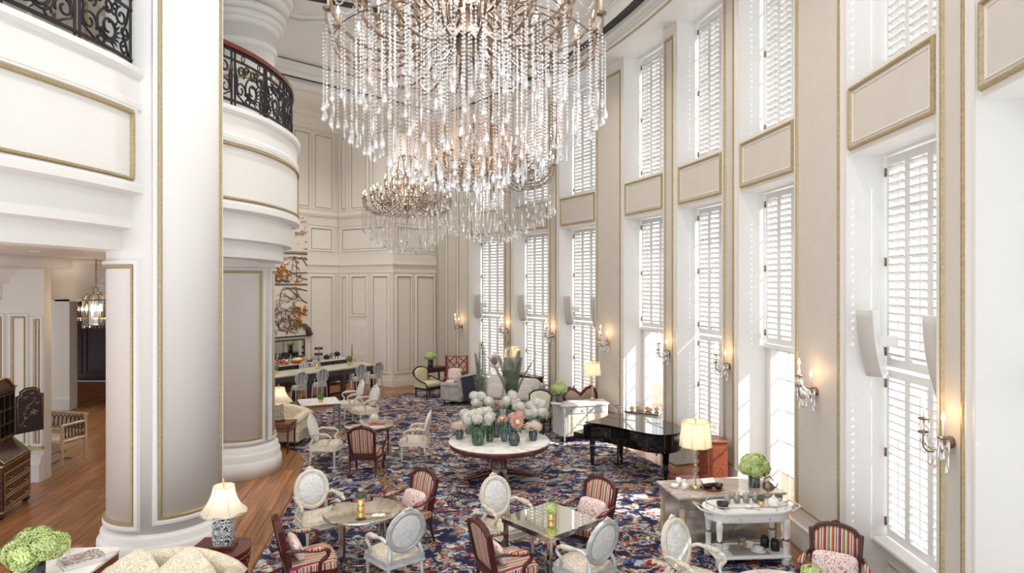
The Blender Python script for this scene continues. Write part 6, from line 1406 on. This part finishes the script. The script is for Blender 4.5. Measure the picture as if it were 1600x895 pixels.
t = thing('bread_basket', 'pale mound of bread between the tomatoes and the casserole', 'bread', cpt(-1.44, 3.30), bz); MB().lathe([(.10, 0), (.15, .05), (.14, .05), (.001, .02)], 18).build('basket', GILTW, t); q = MB(); q.ell((0, 0, .07), (.13, .12, .08), 12, 6); q.build('loaf', noisy('pale_bread', (.72, .62, .45), (.82, .77, .66), 8, .8), t)
for k, (u, lb) in enumerate(((-.66, 'brown'), (-.30, 'darker brown'))):
    t = thing('food_tray', '%s food tray with cuts of meat right of the casserole' % lb, 'tray', cpt(u, 3.15), bz); MB().box(0, 0, .015, .28, .40, .03, c=.005).build('tray', EBONY, t); q = MB(); q.ell((0, 0, .05), (.12, .17, .05), 10, 5); q.build('meat', noisy('meat%d' % k, (.30, .10, .05), (.55, .36, .22), 14, .5), t)
t = thing('cake_stand', 'tiered stand with dark round sweets on the back counter', 'cake stand', cpt(-.02, 3.25), bz); MB().lathe([(.10, 0), (.10, .02), (.012, .03), (.012, .5)], 12).build('stem', BRASS, t)
for z in (.16, .38):
    MB().lathe([(.02, z), (.17, z+.01), (.17, z+.02), (.02, z+.02)], 18).build('tier', CHROME, t)
    for k in range(7): MB().ell((.12*cos(k*.9), .12*sin(k*.9), z+.06), (.045, .045, .045), 8, 5).build('sweet', mat('chocolate', (.09, .04, .025), .3) if k == 0 and z < .2 else bpy.data.materials['chocolate'], t)
ORD = 'first second third fourth fifth sixth seventh eighth ninth tenth eleventh twelfth'.split()
BM = MB().lathe([(.036, 0), (.038, .01), (.038, .17), (.03, .21), (.014, .25), (.013, .31), (.016, .315), (.001, .32)], 12)
glasses = [mat('bottle_glass_%d' % k, c, .08) for k, c in enumerate(((.01, .03, .015), (.015, .012, .015), (.06, .02, .01), (.30, .30, .28), (.02, .08, .04)))]; bms = [BM.mesh('bottle', g) for g in glasses]
labm = MB().lathe([(.039, .05), (.039, .13)], 12).mesh('paper_label', PORC); labr = MB().lathe([(.039, .05), (.039, .13)], 12).mesh('paper_label', RED)
for k in range(12):
    b = inst('bottle', bms[k % 5], None, cpt(-2.0+.105*k, 3.34+.06*(k % 2))); tag(b, ORD[k]+' glass bottle from the left in the row before the bar mirror', 'bottle', 'bottles before the bar mirror'); inst('paper_label', labm if k % 3 else labr, b)
for k, (u, lb) in enumerate(((.30, 'leftmost'), (.54, 'middle'), (.78, 'rightmost'))):
    t = thing('bar_machine', '%s dark appliance at the service-door end of the back counter' % lb, 'appliance', cpt(u, 3.2), bz); MB().box(0, 0, .07+.02*k, .14, .2, .14+.04*k, c=.01).build('body', CHROME if k == 1 else BLACK, t); MB().lathe([(.04, .14+.04*k), (.05, .19+.04*k), (.001, .20+.04*k)], 10).build('hopper', CHROME, t)
for k in range(3): cup(('left', 'middle', 'right')[k]+' white beaker at the service-door end of the back counter', cpt(.45+.12*k, 2.95), .03, .10, handle=False)
# mirror and persimmon panels on the bar wall (fw: distance along wall A, height)
fw = lambda u, v, n: TA.fn(u, v, n)
UR = LA-1.45     # right edge of the panels
def wp(u, v, n): return fw(u, v, n)
t = thing('bar_mirror', 'dark-framed mirror on the bar wall below the persimmon panels', 'mirror', (0, 0, 0)); m = MB(); m.ring(fw, UR-2.3, 1.10, UR-.10, 1.78, .06, .05); m.build('frame', EBONY, t); m = MB(); m.slab(fw, UR-2.25, 1.14, UR-.14, 1.74, .015); m.build('mirror_glass', mat('mirror_glass', (.8, .8, .8), .03, 1), t)
def branch_set(t, z0, z1, seed, dens, fruits, ext=0):
    R = random.Random(seed); m = MB(); tw = MB(); F = []
    def grow(p, ang, ln, r, dep):
        P = [p]; a = ang
        for i in range(6):
            a += R.uniform(-.35, .35); q = (P[-1][0]-cos(a)*ln/6, P[-1][1]+sin(a)*ln/6)
            if not (UR-2.2 < q[0] < UR+ext and z0+.03 < q[1] < z1-.03): break
            P.append(q)
        if len(P) < 2: return
        (m if dep < 2 else tw).tube([wp(u, v, .035+.02*R.random()) for u, v in P], [max(.006, r*(1-.5*i/len(P))) for i in range(len(P))], 5)
        for u, v in P[1:]:
            if R.random() < fruits: F.append((u+R.uniform(-.05, .05), v+R.uniform(-.06, .04)))
        if dep < 3:
            for k in range(dens): i = R.randrange(1, len(P)); grow(P[i], a+R.choice((-1, 1))*R.uniform(.5, 1.2), ln*R.uniform(.45, .75), r*.55, dep+1)
    return m, tw, F, grow, R
PANELS = [(5.0, 6.42, 'topmost blush wall panel, painted with butterflies and a curled cloud', 0), (3.85, 4.88, 'middle blush wall panel, with persimmon branches', 3), (1.92, 3.76, 'lowest and tallest blush wall panel, with a thick persimmon trunk', 3)]
for i, (z0, z1, lb, dn) in enumerate(PANELS):
    t = thing('wall_panel', lb, 'artwork', (0, 0, 0), 0, 'persimmon wall panels'); m = MB(); m.slab(fw, UR-2.3, z0, UR, z1, .03); m.build('canvas', CANVAS, t)
    m = MB(); m.slab(fw, UR-2.3, z0-.055, UR, z0-.02, .05); m.build('ledge', PBRASS if i < 2 else DARK, t)
    if i == 0:
        R = random.Random(1); m = MB()
        for k in range(34):
            u, v = UR-R.uniform(.04, .95), R.uniform(z0+.12, z1-.06); d = R.uniform(.035, .06); q = R.uniform(-.6, .6)
            m.add([wp(u, v, .034), wp(u-d, v+d*(.5+q), .05), wp(u-d*.7, v-d*.4, .04), wp(u+d, v+d*(.5-q), .05), wp(u+d*.7, v-d*.4, .04)], [(0, 1, 2), (0, 3, 4)])
        m.build('butterflies', BARK, t, kind='stuff'); m = MB()
        for k in range(5): m.tube([wp(UR-.50+.09*k+.07*cos(rad(a))*(1-a/800), z0+.72-.03*(k % 2)+.06*sin(rad(a))*(1-a/800), .035) for a in range(0, 540, 30)], .008, 4)
        m.build('cloud_curl', GOLD, t)
    else:
        m, tw, F, grow, R = branch_set(t, z0, z1, 10+i, 3, .62)
        for s in range(4): grow((UR-.02, z0+(z1-z0)*(.15+.25*s)), R.uniform(-.3, .6), 1.1, .020, 0)
        for s in range(3): grow((UR-.5-.4*s, z0+.06), R.uniform(.6, 2.2), .8, .015, 1)
        if m.v: m.build('branches', BARK, t)
        if tw.v: tw.build('twigs', BARK, t)
        fr = MB().ell((0, 0, 0), (.044, .044, .04), 8, 6).mesh('persimmon', ORANGEF)
        F = [f for f in F if f[0] > UR-1.5][:50]
        for u, v in F: inst('persimmon', fr, t, wp(u, min(max(v, z0+.06), z1-.05), .06))
        if i == 2: m = MB(); m.tube([wp(UR+.10, z0-.02, .05), wp(UR+.0, z0+.22, .06), wp(UR-.12, z0+.36, .06), wp(UR-.45, z0+.42, .05)], [.13, .11, .07, .04], 8); m.build('trunk', BARK, t)
